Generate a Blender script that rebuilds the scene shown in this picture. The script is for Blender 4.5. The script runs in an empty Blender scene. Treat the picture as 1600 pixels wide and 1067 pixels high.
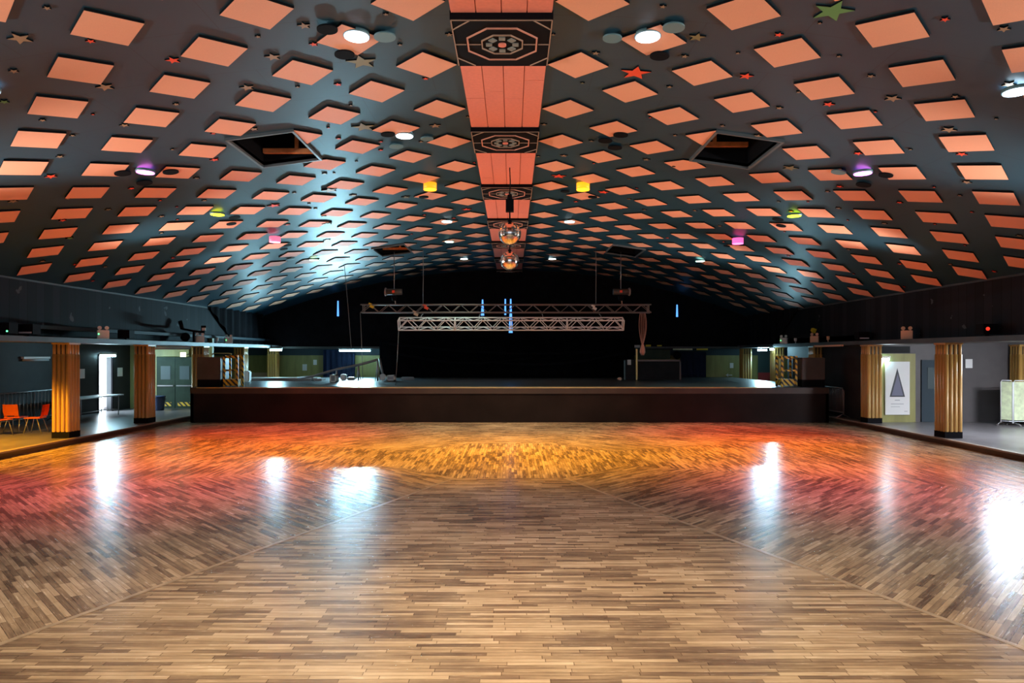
import bpy, bmesh, math, random
from mathutils import Vector, Matrix
random.seed(7)
SC = bpy.context.scene
COL = SC.collection
R = math.radians
# ---------------------------------------------------------------- camera
E = 2.4            # eye height above the dance floor
F = 1067.0         # focal length in pixels of the 1600 px frame
cam_d = bpy.data.cameras.new('camera')
cam_d.sensor_width = 36.0; cam_d.lens = 36.0 * F / 1600
cam_d.shift_y = 19.5 / 1600
cam_d.clip_end = 200
cam = bpy.data.objects.new('camera', cam_d); COL.objects.link(cam)
cam.location = (0, 0, E); cam.rotation_euler = (R(90), 0, 0)
SC.camera = cam
# ---------------------------------------------------------------- world, exposure
w = bpy.data.worlds.new('world'); SC.world = w; w.use_nodes = True
w.node_tree.nodes['Background'].inputs[0].default_value = (0.80, 0.86, 1.0, 1)
w.node_tree.nodes['Background'].inputs[1].default_value = 1.1
SC.view_settings.view_transform = 'Standard'; SC.view_settings.look = 'None'
SC.view_settings.gamma = 1; SC.view_settings.exposure = 0.5
SC.view_settings.use_curve_mapping = False
SC.cycles.max_bounces = 6; SC.cycles.diffuse_bounces = 4; SC.cycles.glossy_bounces = 3
SC.cycles.sample_clamp_indirect = 4.0
SC.cycles.use_denoising = True
def area(name, loc, rot, size, size_y, col, power, spread=180):
    d = bpy.data.lights.new(name, 'AREA'); d.shape = 'RECTANGLE'; d.size = size; d.size_y = size_y
    d.color = col; d.energy = power; d.spread = R(spread)
    o = bpy.data.objects.new(name, d); COL.objects.link(o); o.location = loc; o.rotation_euler = rot
    return o
AX = -0.13         # centre line of the hall
H = 4.25           # crown of the ceiling above the eye
XF = 12.03         # fascia on the right, from the centre line
XFL = 12.41        # and on the left
XC = 11.67         # inner face of the columns
Y0, Y1 = -9.0, 34.5
YS = 23.9          # stage front
ZS = 1.23          # stage top
ZG = 0.15          # gallery floor
def zc(x):         # ceiling height above the dance floor
    return E + H * (1 - cc(x) * ((x - AX) / H) ** 2)
def cc(x): return 0.0695 if x > AX else 0.0640
def slope(x): return -2 * cc(x) * (x - AX) / H
def on_ceiling(px, py):
    u = (px - 799) / F; v = (553 - py) / F
    lo, hi = 0.5, 60
    for _ in range(50):
        m = (lo + hi) / 2
        if E + v * m < zc(u * m): lo = m
        else: hi = m
    return u * lo, lo
def P(px, py, D): return Vector(((px - 799) / F * D, D, E + (553 - py) / F * D))

# ---------------------------------------------------------------- materials
def new_mat(name):
    m = bpy.data.materials.new(name); m.use_nodes = True
    return m, m.node_tree, m.node_tree.nodes['Principled BSDF']
def mat(name, col, rough=0.6, metal=0.0, emit=None, strength=0.0, noise=0.0, scale=8.0, stretch=(1, 1, 1), spec=0.5, coat=0.0, bump=0.0):
    m, nt, b = new_mat(name)
    b.inputs['Base Color'].default_value = (*col, 1)
    b.inputs['Roughness'].default_value = rough
    b.inputs['Metallic'].default_value = metal
    b.inputs['Specular IOR Level'].default_value = spec
    b.inputs['Coat Weight'].default_value = coat
    if emit:
        b.inputs['Emission Color'].default_value = (*emit, 1); b.inputs['Emission Strength'].default_value = strength
    tc = nt.nodes.new('ShaderNodeTexCoord'); mp = nt.nodes.new('ShaderNodeMapping')
    mp.inputs['Scale'].default_value = stretch
    nt.links.new(tc.outputs['Object'], mp.inputs['Vector'])
    n = nt.nodes.new('ShaderNodeTexNoise'); n.inputs['Scale'].default_value = scale; n.inputs['Detail'].default_value = 5
    nt.links.new(mp.outputs[0], n.inputs['Vector'])
    if noise > 0:
        r = nt.nodes.new('ShaderNodeValToRGB')
        r.color_ramp.elements[0].position = 0.3; r.color_ramp.elements[1].position = 0.7
        r.color_ramp.elements[0].color = tuple(max(0, c * (1 - noise)) for c in col) + (1,)
        r.color_ramp.elements[1].color = tuple(min(1, c * (1 + noise)) for c in col) + (1,)
        nt.links.new(n.outputs['Fac'], r.inputs[0]); nt.links.new(r.outputs[0], b.inputs['Base Color'])
    if bump > 0:
        bp = nt.nodes.new('ShaderNodeBump'); bp.inputs['Strength'].default_value = bump; bp.inputs['Distance'].default_value = 0.02
        nt.links.new(n.outputs['Fac'], bp.inputs['Height']); nt.links.new(bp.outputs[0], b.inputs['Normal'])
    return m
M = {}
M['tile'] = mat('salmon_tile', (0.82, 0.385, 0.24), 0.55, noise=0.06, scale=120, bump=0.15)
M['edge'] = mat('tile_edge', (0.006, 0.007, 0.009), 0.7, spec=.05)
M['strip'] = mat('strip_board', (0.78, 0.235, 0.16), 0.6, noise=0.05, scale=20)
M['black'] = mat('black_paint', (0.006, 0.006, 0.008), 0.6, spec=0.05)
M['drape'] = mat('black_drape', (0.006, 0.006, 0.008), 0.95, noise=0.3, scale=3, spec=.1)
M['matt'] = mat('dark_wall', (0.016, 0.018, 0.021), 0.8, noise=0.3, scale=2)
M['linework'] = mat('bronze_line', (0.36, 0.24, 0.17), 0.5)
M['pinkline'] = mat('pink_line', (0.62, 0.27, 0.19), 0.5)
M['petal'] = mat('grey_petal', (0.20, 0.22, 0.20), 0.5)
M['red'] = mat('red_paint', (0.85, 0.075, 0.03), 0.5)
M['tan'] = mat('tan_paint', (0.30, 0.20, 0.12), 0.5)
M['olivestar'] = mat('olive_paint', (0.20, 0.17, 0.07), 0.5)
M['green'] = mat('green_paint', (0.10, 0.26, 0.08), 0.6)
M['tealdisc'] = mat('teal_disc', (0.11, 0.22, 0.25), 0.45)
M['wood'] = mat('column_wood', (0.46, 0.27, 0.075), 0.38, noise=0.14, scale=1.5, stretch=(5, 5, 0.5))
M['wooddark'] = mat('column_recess', (0.07, 0.032, 0.012), 0.5)
M['slot'] = mat('column_slot', (0.03, 0.022, 0.015), 0.6)
M['gallery'] = mat('gallery_floor', (0.15, 0.14, 0.148), 0.28, noise=0.2, scale=2)
M['nosing'] = mat('step_nosing', (0.075, 0.035, 0.02), 0.35, noise=0.3, scale=3, stretch=(1, .3, 6))
M['nosetop'] = mat('step_edge', (0.30, 0.23, 0.18), 0.4)
M['ledge'] = mat('ledge_paint', (0.045, 0.052, 0.056), 0.5, noise=0.3, scale=1.5)
M['stagefront'] = mat('stage_front', (0.016, 0.010, 0.009), 0.5, noise=0.35, scale=0.8, spec=0.12)
M['stagelip'] = mat('stage_lip', (0.045, 0.026, 0.018), 0.45, noise=0.3, scale=1)
M['stagetop'] = mat('stage_top', (0.045, 0.050, 0.055), 0.32, noise=0.3, scale=2)
M['gold'] = mat('brass_trim', (0.75, 0.55, 0.22), 0.35, metal=0.8)
M['olive'] = mat('olive_wall', (0.27, 0.26, 0.085), 0.5, noise=0.18, scale=1.5, stretch=(3, 3, .5))
M['bluedark'] = mat('blue_black_wall', (0.035, 0.055, 0.070), 0.6, spec=.2)
M['greywall'] = mat('grey_wall', (0.085, 0.078, 0.082), 0.45, noise=0.15, scale=1.5)
M['darkwall'] = mat('dark_gallery_wall', (0.034, 0.036, 0.040), 0.6, noise=0.15, scale=1.5, spec=.15)
M['navy'] = mat('navy_curtain', (0.022, 0.040, 0.11), 0.85)
M['alu'] = mat('aluminium', (0.86, 0.92, 0.95), 0.4, metal=0.0)
M['alud'] = mat('dull_aluminium', (0.26, 0.22, 0.21), 0.5, metal=0.3)
M['steel'] = mat('steel', (0.32, 0.32, 0.33), 0.4, metal=0.7)
M['white'] = mat('white_plastic', (0.75, 0.76, 0.74), 0.5)
M['paper'] = mat('white_paper', (0.80, 0.82, 0.82), 0.7)
M['cream'] = mat('cream_case', (0.62, 0.44, 0.31), 0.6)
M['orange'] = mat('orange_plastic', (0.85, 0.17, 0.015), 0.35)
M['bluebin'] = mat('blue_plastic', (0.03, 0.055, 0.13), 0.45)
M['casegrey'] = mat('case_board', (0.062, 0.052, 0.045), 0.45, noise=0.2, scale=2)
M['rope'] = mat('pink_rope', (0.50, 0.27, 0.22), 0.8)
M['cable'] = mat('grey_cable', (0.20, 0.21, 0.22), 0.5)
M['yellow'] = mat('yellow_paint', (0.65, 0.55, 0.02), 0.5)
M['screen'] = mat('screen_fabric', (0.60, 0.70, 0.46), 0.8, noise=0.2, scale=6)
M['tealdoor'] = mat('teal_door', (0.03, 0.06, 0.065), 0.5)
M['greendoor'] = mat('green_door', (0.022, 0.042, 0.028), 0.5, spec=.15, noise=0.2, scale=2)
M['redbase'] = mat('red_base', (0.35, 0.03, 0.03), 0.5)
M['posterink'] = mat('poster_ink', (0.03, 0.035, 0.045), 0.5)
M['postermid'] = mat('poster_shade', (0.13, 0.14, 0.22), 0.5)
M['textgrey'] = mat('poster_text', (0.45, 0.47, 0.50), 0.7)
M['beam'] = mat('raw_timber', (0.62, 0.24, 0.09), 0.6, noise=0.2)
M['hatch'] = mat('hatch_frame', (0.10, 0.12, 0.13), 0.35)
M['red_led'] = mat('red_lens', (0.8, .05, .03), 0.3, emit=(1, .06, .03), strength=0.6)
M['green_led'] = mat('green_led', (0, .6, .2), 0.3, emit=(.1, 1, .3), strength=3)
def emis(name, col, s, cam_col=None): return mat(name, tuple(c * .8 for c in col), 0.5, emit=col, strength=s)
M['tube'] = emis('lit_tube', (0.50, 0.90, 1.0), 28)
M['tube_bright'] = emis('bright_tube', (0.72, 0.90, 1.0), 34)
M['tube_off'] = mat('unlit_tube', (0.55, 0.58, 0.62), 0.4)
M['daylight'] = emis('daylight_glow', (0.78, 0.92, 1.0), 9)
M['blueslit'] = emis('blue_daylight', (0.10, 0.35, 1.0), 1.3)
M['emerg'] = emis('emergency_lamp', (0.92, 1.0, 0.55), 2.0)

def mirror_mat():
    m, nt, b = new_mat('mirror_facets')
    b.inputs['Base Color'].default_value = (0.86, 0.84, 0.80, 1); b.inputs['Metallic'].default_value = 1
    b.inputs['Roughness'].default_value = 0.12
    return m
M['mirror'] = mirror_mat()

def tape_mat():
    m, nt, b = new_mat('hazard_tape')
    tc = nt.nodes.new('ShaderNodeTexCoord'); wv = nt.nodes.new('ShaderNodeTexWave'); rp = nt.nodes.new('ShaderNodeValToRGB')
    wv.bands_direction = 'DIAGONAL'; wv.inputs['Scale'].default_value = 3.2; wv.inputs['Distortion'].default_value = 0.6
    rp.color_ramp.interpolation = 'CONSTANT'
    rp.color_ramp.elements[0].color = (0.01, 0.01, 0.01, 1); rp.color_ramp.elements[1].color = (0.62, 0.40, 0.02, 1)
    rp.color_ramp.elements[1].position = 0.42
    nt.links.new(tc.outputs['Object'], wv.inputs['Vector']); nt.links.new(wv.outputs['Fac'], rp.inputs[0])
    nt.links.new(rp.outputs[0], b.inputs['Base Color']); b.inputs['Roughness'].default_value = .5
    return m
M['tape'] = tape_mat()

def math_node(nt, op, a, b=None, c=None):
    n = nt.nodes.new('ShaderNodeMath'); n.operation = op
    for i, v in enumerate((a, b, c)):
        if v is None: continue
        if hasattr(v, 'links'): nt.links.new(v, n.inputs[i])
        else: n.inputs[i].default_value = v
    return n.outputs[0]
def floor_mat():
    m, nt, b = new_mat('parquet')
    uv = nt.nodes.new('ShaderNodeUVMap'); uv.uv_map = 'UVMap'
    sp = nt.nodes.new('ShaderNodeSeparateXYZ'); nt.links.new(uv.outputs[0], sp.inputs[0])
    U, V = sp.outputs[0], sp.outputs[1]
    W, L = 0.056, 0.52
    vr = math_node(nt, 'DIVIDE', V, W); row = math_node(nt, 'FLOOR', vr)
    wn = nt.nodes.new('ShaderNodeTexWhiteNoise'); wn.noise_dimensions = '1D'; nt.links.new(row, wn.inputs['W'])
    ur = math_node(nt, 'ADD', math_node(nt, 'DIVIDE', U, L), math_node(nt, 'MULTIPLY', wn.outputs['Value'], 7.3))
    col = math_node(nt, 'FLOOR', ur)
    cb = nt.nodes.new('ShaderNodeCombineXYZ'); nt.links.new(col, cb.inputs[0]); nt.links.new(row, cb.inputs[1])
    w2 = nt.nodes.new('ShaderNodeTexWhiteNoise'); w2.noise_dimensions = '2D'; nt.links.new(cb.outputs[0], w2.inputs['Vector'])
    # long grain
    mp = nt.nodes.new('ShaderNodeMapping'); mp.inputs['Scale'].default_value = (1.6, 24, 1); nt.links.new(uv.outputs[0], mp.inputs[0])
    gn = nt.nodes.new('ShaderNodeTexNoise'); gn.inputs['Scale'].default_value = 1.6; gn.inputs['Detail'].default_value = 6; gn.inputs['Roughness'].default_value = .65
    nt.links.new(mp.outputs[0], gn.inputs['Vector'])
    # wear, broad
    geo = nt.nodes.new('ShaderNodeNewGeometry')
    wr = nt.nodes.new('ShaderNodeTexNoise'); wr.inputs['Scale'].default_value = .55; wr.inputs['Detail'].default_value = 7; wr.inputs['Roughness'].default_value = .62
    nt.links.new(geo.outputs['Position'], wr.inputs['Vector'])
    t = math_node(nt, 'ADD', math_node(nt, 'MULTIPLY', w2.outputs['Value'], 0.42), math_node(nt, 'MULTIPLY', gn.outputs['Fac'], 0.62))
    t = math_node(nt, 'ADD', t, math_node(nt, 'MULTIPLY', math_node(nt, 'SUBTRACT', wr.outputs['Fac'], .5), 0.85))
    rp = nt.nodes.new('ShaderNodeValToRGB'); e = rp.color_ramp.elements
    e[0].position = 0.16; e[0].color = (0.075, 0.045, 0.030, 1)
    e[1].position = 0.86; e[1].color = (0.58, 0.43, 0.28, 1)
    x = rp.color_ramp.elements.new(0.38); x.color = (0.19, 0.125, 0.078, 1)
    x = rp.color_ramp.elements.new(0.60); x.color = (0.37, 0.255, 0.15, 1)
    nt.links.new(t, rp.inputs[0])
    # seams
    fv = math_node(nt, 'FRACT', vr); fu = math_node(nt, 'FRACT', ur)
    s1 = math_node(nt, 'LESS_THAN', fv, 0.10); s2 = math_node(nt, 'LESS_THAN', fu, 0.014)
    s = math_node(nt, 'MAXIMUM', s1, s2)
    mx = nt.nodes.new('ShaderNodeMix'); mx.data_type = 'RGBA'; mx.inputs[0].default_value = 0
    nt.links.new(math_node(nt, 'MULTIPLY', s, 0.62), mx.inputs[0]); nt.links.new(rp.outputs[0], mx.inputs[6]); mx.inputs[7].default_value = (0.05, 0.025, 0.012, 1)
    nt.links.new(mx.outputs[2], b.inputs['Base Color'])
    rr = math_node(nt, 'ADD', math_node(nt, 'MULTIPLY', gn.outputs['Fac'], 0.18), 0.16)
    nt.links.new(rr, b.inputs['Roughness'])
    bp = nt.nodes.new('ShaderNodeBump'); bp.inputs['Strength'].default_value = 0.22; bp.inputs['Distance'].default_value = 0.004
    hh = math_node(nt, 'SUBTRACT', math_node(nt, 'MULTIPLY', w2.outputs['Value'], 0.6), s)
    nt.links.new(hh, bp.inputs['Height']); nt.links.new(bp.outputs[0], b.inputs['Normal'])
    return m
M['floor'] = floor_mat()
def ceiling_mat():
    m, nt, b = new_mat('ceiling_gloss_paint')
    geo = nt.nodes.new('ShaderNodeNewGeometry')
    n = nt.nodes.new('ShaderNodeTexNoise'); n.inputs['Scale'].default_value = .6; n.inputs['Detail'].default_value = 5
    nt.links.new(geo.outputs['Position'], n.inputs['Vector'])
    rp = nt.nodes.new('ShaderNodeValToRGB'); e = rp.color_ramp.elements
    e[0].position = .3; e[0].color = (0.009, 0.044, 0.070, 1); e[1].position = .7; e[1].color = (0.013, 0.054, 0.082, 1)
    nt.links.new(n.outputs['Fac'], rp.inputs[0])
    # board joints, 1.2 x 2.4 m sheets
    br = nt.nodes.new('ShaderNodeTexBrick'); br.inputs['Scale'].default_value = 1
    br.inputs['Brick Width'].default_value = 2.44; br.inputs['Row Height'].default_value = 1.22; br.inputs['Mortar Size'].default_value = .006
    br.inputs['Color1'].default_value = (1, 1, 1, 1); br.inputs['Color2'].default_value = (1, 1, 1, 1); br.inputs['Mortar'].default_value = (.55, .55, .55, 1)
    nt.links.new(geo.outputs['Position'], br.inputs['Vector'])
    mx = nt.nodes.new('ShaderNodeMix'); mx.data_type = 'RGBA'; mx.blend_type = 'MULTIPLY'; mx.inputs[0].default_value = 1
    nt.links.new(rp.outputs[0], mx.inputs[6]); nt.links.new(br.outputs[0], mx.inputs[7])
    nt.links.new(mx.outputs[2], b.inputs['Base Color'])
    b.inputs['Roughness'].default_value = 0.43
    n2 = nt.nodes.new('ShaderNodeTexNoise'); n2.inputs['Scale'].default_value = 1.1; n2.inputs['Detail'].default_value = 3
    nt.links.new(geo.outputs['Position'], n2.inputs['Vector'])
    bp = nt.nodes.new('ShaderNodeBump'); bp.inputs['Strength'].default_value = .08; bp.inputs['Distance'].default_value = .02
    nt.links.new(n2.outputs['Fac'], bp.inputs['Height']); nt.links.new(bp.outputs[0], b.inputs['Normal'])
    return m
M['ceiling'] = ceiling_mat()
def board_mat():      # vertical boards with flaked paint
    m, nt, b = new_mat('vertical_boards')
    geo = nt.nodes.new('ShaderNodeNewGeometry')
    sp = nt.nodes.new('ShaderNodeSeparateXYZ'); nt.links.new(geo.outputs['Position'], sp.inputs[0])
    yy = math_node(nt, 'DIVIDE', math_node(nt, 'ADD', sp.outputs[1], sp.outputs[0]), 0.32)
    seam = math_node(nt, 'LESS_THAN', math_node(nt, 'FRACT', yy), 0.09)
    wn = nt.nodes.new('ShaderNodeTexWhiteNoise'); wn.noise_dimensions = '1D'; nt.links.new(math_node(nt, 'FLOOR', yy), wn.inputs['W'])
    rp = nt.nodes.new('ShaderNodeValToRGB'); e = rp.color_ramp.elements
    e[0].color = (0.008, 0.010, 0.014, 1); e[1].color = (0.017, 0.020, 0.026, 1); nt.links.new(wn.outputs['Value'], rp.inputs[0])
    n = nt.nodes.new('ShaderNodeTexNoise'); n.inputs['Scale'].default_value = 2.2; n.inputs['Detail'].default_value = 4
    nt.links.new(geo.outputs['Position'], n.inputs['Vector'])
    fl = math_node(nt, 'GREATER_THAN', n.outputs['Fac'], 0.705)
    mx = nt.nodes.new('ShaderNodeMix'); mx.data_type = 'RGBA'
    nt.links.new(seam, mx.inputs[0]); nt.links.new(rp.outputs[0], mx.inputs[6]); mx.inputs[7].default_value = (0.008, .009, .011, 1)
    m2 = nt.nodes.new('ShaderNodeMix'); m2.data_type = 'RGBA'
    nt.links.new(fl, m2.inputs[0]); nt.links.new(mx.outputs[2], m2.inputs[6]); m2.inputs[7].default_value = (0.07, .08, .09, 1)
    nt.links.new(m2.outputs[2], b.inputs['Base Color']); b.inputs['Roughness'].default_value = .7; b.inputs['Specular IOR Level'].default_value = .12
    return m
M['boards'] = board_mat()

# ---------------------------------------------------------------- mesh helpers
def BM(): return bmesh.new()
def box(bm, x0, x1, y0, y1, z0, z1, mi=0, xf=None):
    vs = [bm.verts.new(p) for p in ((x0, y0, z0), (x1, y0, z0), (x1, y1, z0), (x0, y1, z0), (x0, y0, z1), (x1, y0, z1), (x1, y1, z1), (x0, y1, z1))]
    for f in ((0, 3, 2, 1), (4, 5, 6, 7), (0, 1, 5, 4), (1, 2, 6, 5), (2, 3, 7, 6), (3, 0, 4, 7)):
        fc = bm.faces.new([vs[i] for i in f]); fc.material_index = mi
    if xf is not None: bmesh.ops.transform(bm, matrix=xf, verts=vs)
    return vs
def prism(bm, pts, z0, z1, mi_bot=0, mi_side=0, xf=None):
    a = [bm.verts.new((p[0], p[1], z0)) for p in pts]; b = [bm.verts.new((p[0], p[1], z1)) for p in pts]
    n = len(pts)
    f = bm.faces.new(a[::-1]); f.material_index = mi_bot
    f = bm.faces.new(b); f.material_index = mi_side
    for i in range(n):
        f = bm.faces.new((a[i], a[(i + 1) % n], b[(i + 1) % n], b[i])); f.material_index = mi_side
    if xf is not None: bmesh.ops.transform(bm, matrix=xf, verts=a + b)
def tube(bm, pts, r, n=8, cap=True):
    pts = [Vector(p) for p in pts]; rings = []
    for i, p in enumerate(pts):
        d = (pts[min(i + 1, len(pts) - 1)] - pts[max(i - 1, 0)]).normalized()
        up = Vector((0, 0, 1)) if abs(d.z) < .9 else Vector((0, 1, 0))
        a = d.cross(up).normalized(); b = d.cross(a).normalized()
        rings.append([bm.verts.new(p + (a * math.cos(t) + b * math.sin(t)) * r) for t in [2 * math.pi * k / n for k in range(n)]])
    for i in range(len(rings) - 1):
        for k in range(n):
            f = bm.faces.new((rings[i][k], rings[i][(k + 1) % n], rings[i + 1][(k + 1) % n], rings[i + 1][k])); f.smooth = n > 5
    if cap: bm.faces.new(rings[0]); bm.faces.new(rings[-1][::-1])
def lathe(bm, prof, n=24, xf=None, c=(0, 0, 0)):
    rings = []; allv = []
    for r, z in prof:
        ring = [bm.verts.new((c[0] + r * math.cos(2 * math.pi * k / n), c[1] + r * math.sin(2 * math.pi * k / n), c[2] + z)) for k in range(n)]
        rings.append(ring); allv += ring
    for i in range(len(rings) - 1):
        for k in range(n):
            f = bm.faces.new((rings[i][k], rings[i][(k + 1) % n], rings[i + 1][(k + 1) % n], rings[i + 1][k])); f.smooth = True
    bm.faces.new(rings[0][::-1]); bm.faces.new(rings[-1])
    if xf is not None: bmesh.ops.transform(bm, matrix=xf, verts=allv)
def obj(name, bm, mats, parent=None, loc=None, normals=True):
    if normals: bmesh.ops.recalc_face_normals(bm, faces=bm.faces)
    me = bpy.data.meshes.new(name); bm.to_mesh(me); bm.free()
    for m in (mats if isinstance(mats, (list, tuple)) else [mats]): me.materials.append(M[m] if isinstance(m, str) else m)
    o = bpy.data.objects.new(name, me); COL.objects.link(o)
    if parent is not None: o.parent = parent
    if loc is not None: o.location = loc
    return o
def tag(o, label, cat, group=None, kind=None):
    o['label'] = label; o['category'] = cat
    if group: o['group'] = group
    o['kind'] = kind or 'thing'
    return o
def thing(name, label, cat, loc=(0, 0, 0), rotz=0, group=None):
    o = bpy.data.objects.new(name, None); COL.objects.link(o); o.location = loc; o.rotation_euler = (0, 0, rotz)
    o.empty_display_size = .1
    return tag(o, label, cat, group)
def struct(name, bm, mats, normals=True):
    o = obj(name, bm, mats, normals=normals); o['kind'] = 'structure'; return o
def dup(root, loc, rotz=0, label=None):
    r = root.copy(); COL.objects.link(r); r.location = loc; r.rotation_euler = (0, 0, rotz)
    if label: r['label'] = label
    for ch in list(root.children):
        c = ch.copy(); COL.objects.link(c); c.parent = r
        for g in ch.children:
            d = g.copy(); COL.objects.link(d); d.parent = c
    return r
def ordw(n):
    a = ['zeroth', 'first', 'second', 'third', 'fourth', 'fifth', 'sixth', 'seventh', 'eighth', 'ninth', 'tenth', 'eleventh', 'twelfth',
         'thirteenth', 'fourteenth', 'fifteenth', 'sixteenth', 'seventeenth', 'eighteenth', 'nineteenth', 'twentieth']
    return a[n] if n <= 20 else 'twenty-' + a[n - 20]
def slabbox(bm, *a, **k): return box(bm, *a, **k)

# ---------------------------------------------------------------- dance floor
def clip(poly, a, b, c):      # keep a*x + b*y <= c
    out = []
    for i in range(len(poly)):
        p, q = poly[i], poly[(i + 1) % len(poly)]
        dp, dq = a * p[0] + b * p[1] - c, a * q[0] + b * q[1] - c
        if dp <= 0: out.append(p)
        if dp * dq < 0:
            t = dp / (dp - dq); out.append((p[0] + (q[0] - p[0]) * t, p[1] + (q[1] - p[1]) * t))
    return out
CX, CY = -0.05, 15.75
FX0, FX1 = AX - 11.6, AX + 11.6
RO = 2.55
bm = BM(); uvl = bm.loops.layers.uv.new('UVMap')
def floor_poly(poly, ang, z=0.0):
    if len(poly) < 3: return
    f = bm.faces.new([bm.verts.new((p[0], p[1], z)) for p in poly])
    ca, sa = math.cos(ang), math.sin(ang)
    for l in f.loops:
        x, y = l.vert.co.x - CX + 40, l.vert.co.y - CY + 40
        l[uvl].uv = (x * ca + y * sa, -x * sa + y * ca)
for k in range(8):
    ac = R(45 * k - 90)                       # direction of the wedge's middle
    a0, a1 = ac - R(22.5), ac + R(22.5)
    poly = [(FX0, Y0), (FX1, Y0), (FX1, YS + 10.7), (FX0, YS + 10.7)]
    poly = clip(poly, math.sin(a0), -math.cos(a0), math.sin(a0) * CX - math.cos(a0) * CY)
    poly = clip(poly, -math.sin(a1), math.cos(a1), -math.sin(a1) * CX + math.cos(a1) * CY)
    inner = clip(poly, math.cos(ac), math.sin(ac), math.cos(ac) * CX + math.sin(ac) * CY + RO)
    outer = clip(poly, -math.cos(ac), -math.sin(ac), -(math.cos(ac) * CX + math.sin(ac) * CY + RO))
    floor_poly(inner, R(90))
    floor_poly(outer, ac + R(90) if k % 2 == 0 or True else 0)
bmesh.ops.recalc_face_normals(bm, faces=bm.faces)
for f in bm.faces:
    if f.normal.z < 0: f.normal_flip()
struct('floor', bm, 'floor', normals=False)
# narrow border strips between the wedges
M['border'] = mat('border_strip', (0.34, 0.24, 0.15), 0.3, noise=.3, scale=6)
bm = BM()
for k in (5, 6):
    a = R(45 * k + 22.5); d = Vector((math.cos(a), math.sin(a))); n = Vector((-d.y, d.x)) * .03
    r0 = RO / math.cos(R(22.5)); r1 = min(((FX1 - CX) if d.x > 0 else (CX - FX0)) / abs(d.x), ((YS - CY) if d.y > 0 else (CY - Y0)) / abs(d.y))
    p, q = Vector((CX, CY)) + d * r0, Vector((CX, CY)) + d * r1
    prism(bm, [p - n, q - n, q + n, p + n], -0.01, 0.003)
struct('trim_1', bm, 'border')

# ---------------------------------------------------------------- galleries left and right: floors, steps
bm = BM(); box(bm, -17.2, FX0 - .05, Y0, 37, -.05, ZG); struct('floor_gallery_left', bm, 'gallery')
bm = BM(); box(bm, FX1 + .05, 18.5, Y0, 37, -.05, ZG); struct('floor_gallery_right', bm, 'gallery')
for s, nm in ((-1, 'trim_2'), (1, 'trim_3')):
    xe = AX + s * 11.6
    bm = BM(); box(bm, min(xe, xe - s * .03), max(xe, xe - s * .03), Y0, YS + 10, 0, ZG - .035, 0)
    struct(nm, bm, 'nosing')
    bm = BM(); x2 = xe + s * .10; x1_ = xe - s * .045
    box(bm, min(x1_, x2), max(x1_, x2), Y0, YS + 10, ZG - .035, ZG + .006)
    struct(nm + '_edge', bm, 'nosetop')
# ---------------------------------------------------------------- ceiling
HATCHES = []
for sd in (-1, 1):
    for (d0, d1) in ((2.89, 3.30), (5.88, 6.33)):
        xa, xb = AX + sd * .90 * H, AX + sd * 1.17 * H
        HATCHES.append((min(xa, xb), max(xa, xb), d0 * H, d1 * H, sd))
xs = sorted(set([AX + (XF if i > 0 else XFL) * (i / 24) for i in range(-24, 25)] + [h[0] for h in HATCHES] + [h[1] for h in HATCHES]))
ys = sorted(set([Y0, 5, 10, 20, Y1] + [h[2] for h in HATCHES] + [h[3] for h in HATCHES]))
bm = BM(); g = {}
for i, x in enumerate(xs):
    for j, y in enumerate(ys): g[i, j] = bm.verts.new((x, y, zc(x)))
for i in range(len(xs) - 1):
    for j in range(len(ys) - 1):
        mx_, my_ = (xs[i] + xs[i + 1]) / 2, (ys[j] + ys[j + 1]) / 2
        if any(h[0] < mx_ < h[1] and h[2] < my_ < h[3] for h in HATCHES): continue
        f = bm.faces.new((g[i, j], g[i, j + 1], g[i + 1, j + 1], g[i + 1, j])); f.smooth = True
lowf = list(bm.faces)
top = bmesh.ops.duplicate(bm, geom=lowf)
bmesh.ops.translate(bm, verts=[v for v in top['geom'] if isinstance(v, bmesh.types.BMVert)], vec=(0, 0, .06))
bmesh.ops.reverse_faces(bm, faces=[f for f in top['geom'] if isinstance(f, bmesh.types.BMFace)])
bnd = [e for e in bm.edges if e.is_boundary]
for e in bnd: e.smooth = False
bmesh.ops.bridge_loops(bm, edges=bnd) if False else None
vm = {}
for v in bm.verts: vm.setdefault((round(v.co.x, 4), round(v.co.y, 4)), []).append(v)
for e in bnd:
    a, b = e.verts
    qa = sorted(vm[(round(a.co.x, 4), round(a.co.y, 4))], key=lambda v: v.co.z); qb = sorted(vm[(round(b.co.x, 4), round(b.co.y, 4))], key=lambda v: v.co.z)
    if a is qa[0]: bm.faces.new((qa[0], qb[0], qb[1], qa[1]))
bmesh.ops.recalc_face_normals(bm, faces=bm.faces)
struct('ceiling', bm, 'ceiling', normals=False)
hl = {(-1, 0): 'open black ceiling hatch with timber inside, nearer one left of the red strip', (-1, 1): 'smaller looking far ceiling hatch left of the red strip, above the left hoist',
      (1, 0): 'open black ceiling hatch with timber inside, nearer one right of the red strip', (1, 1): 'smaller looking far ceiling hatch right of the red strip, above the right hoist'}
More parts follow.
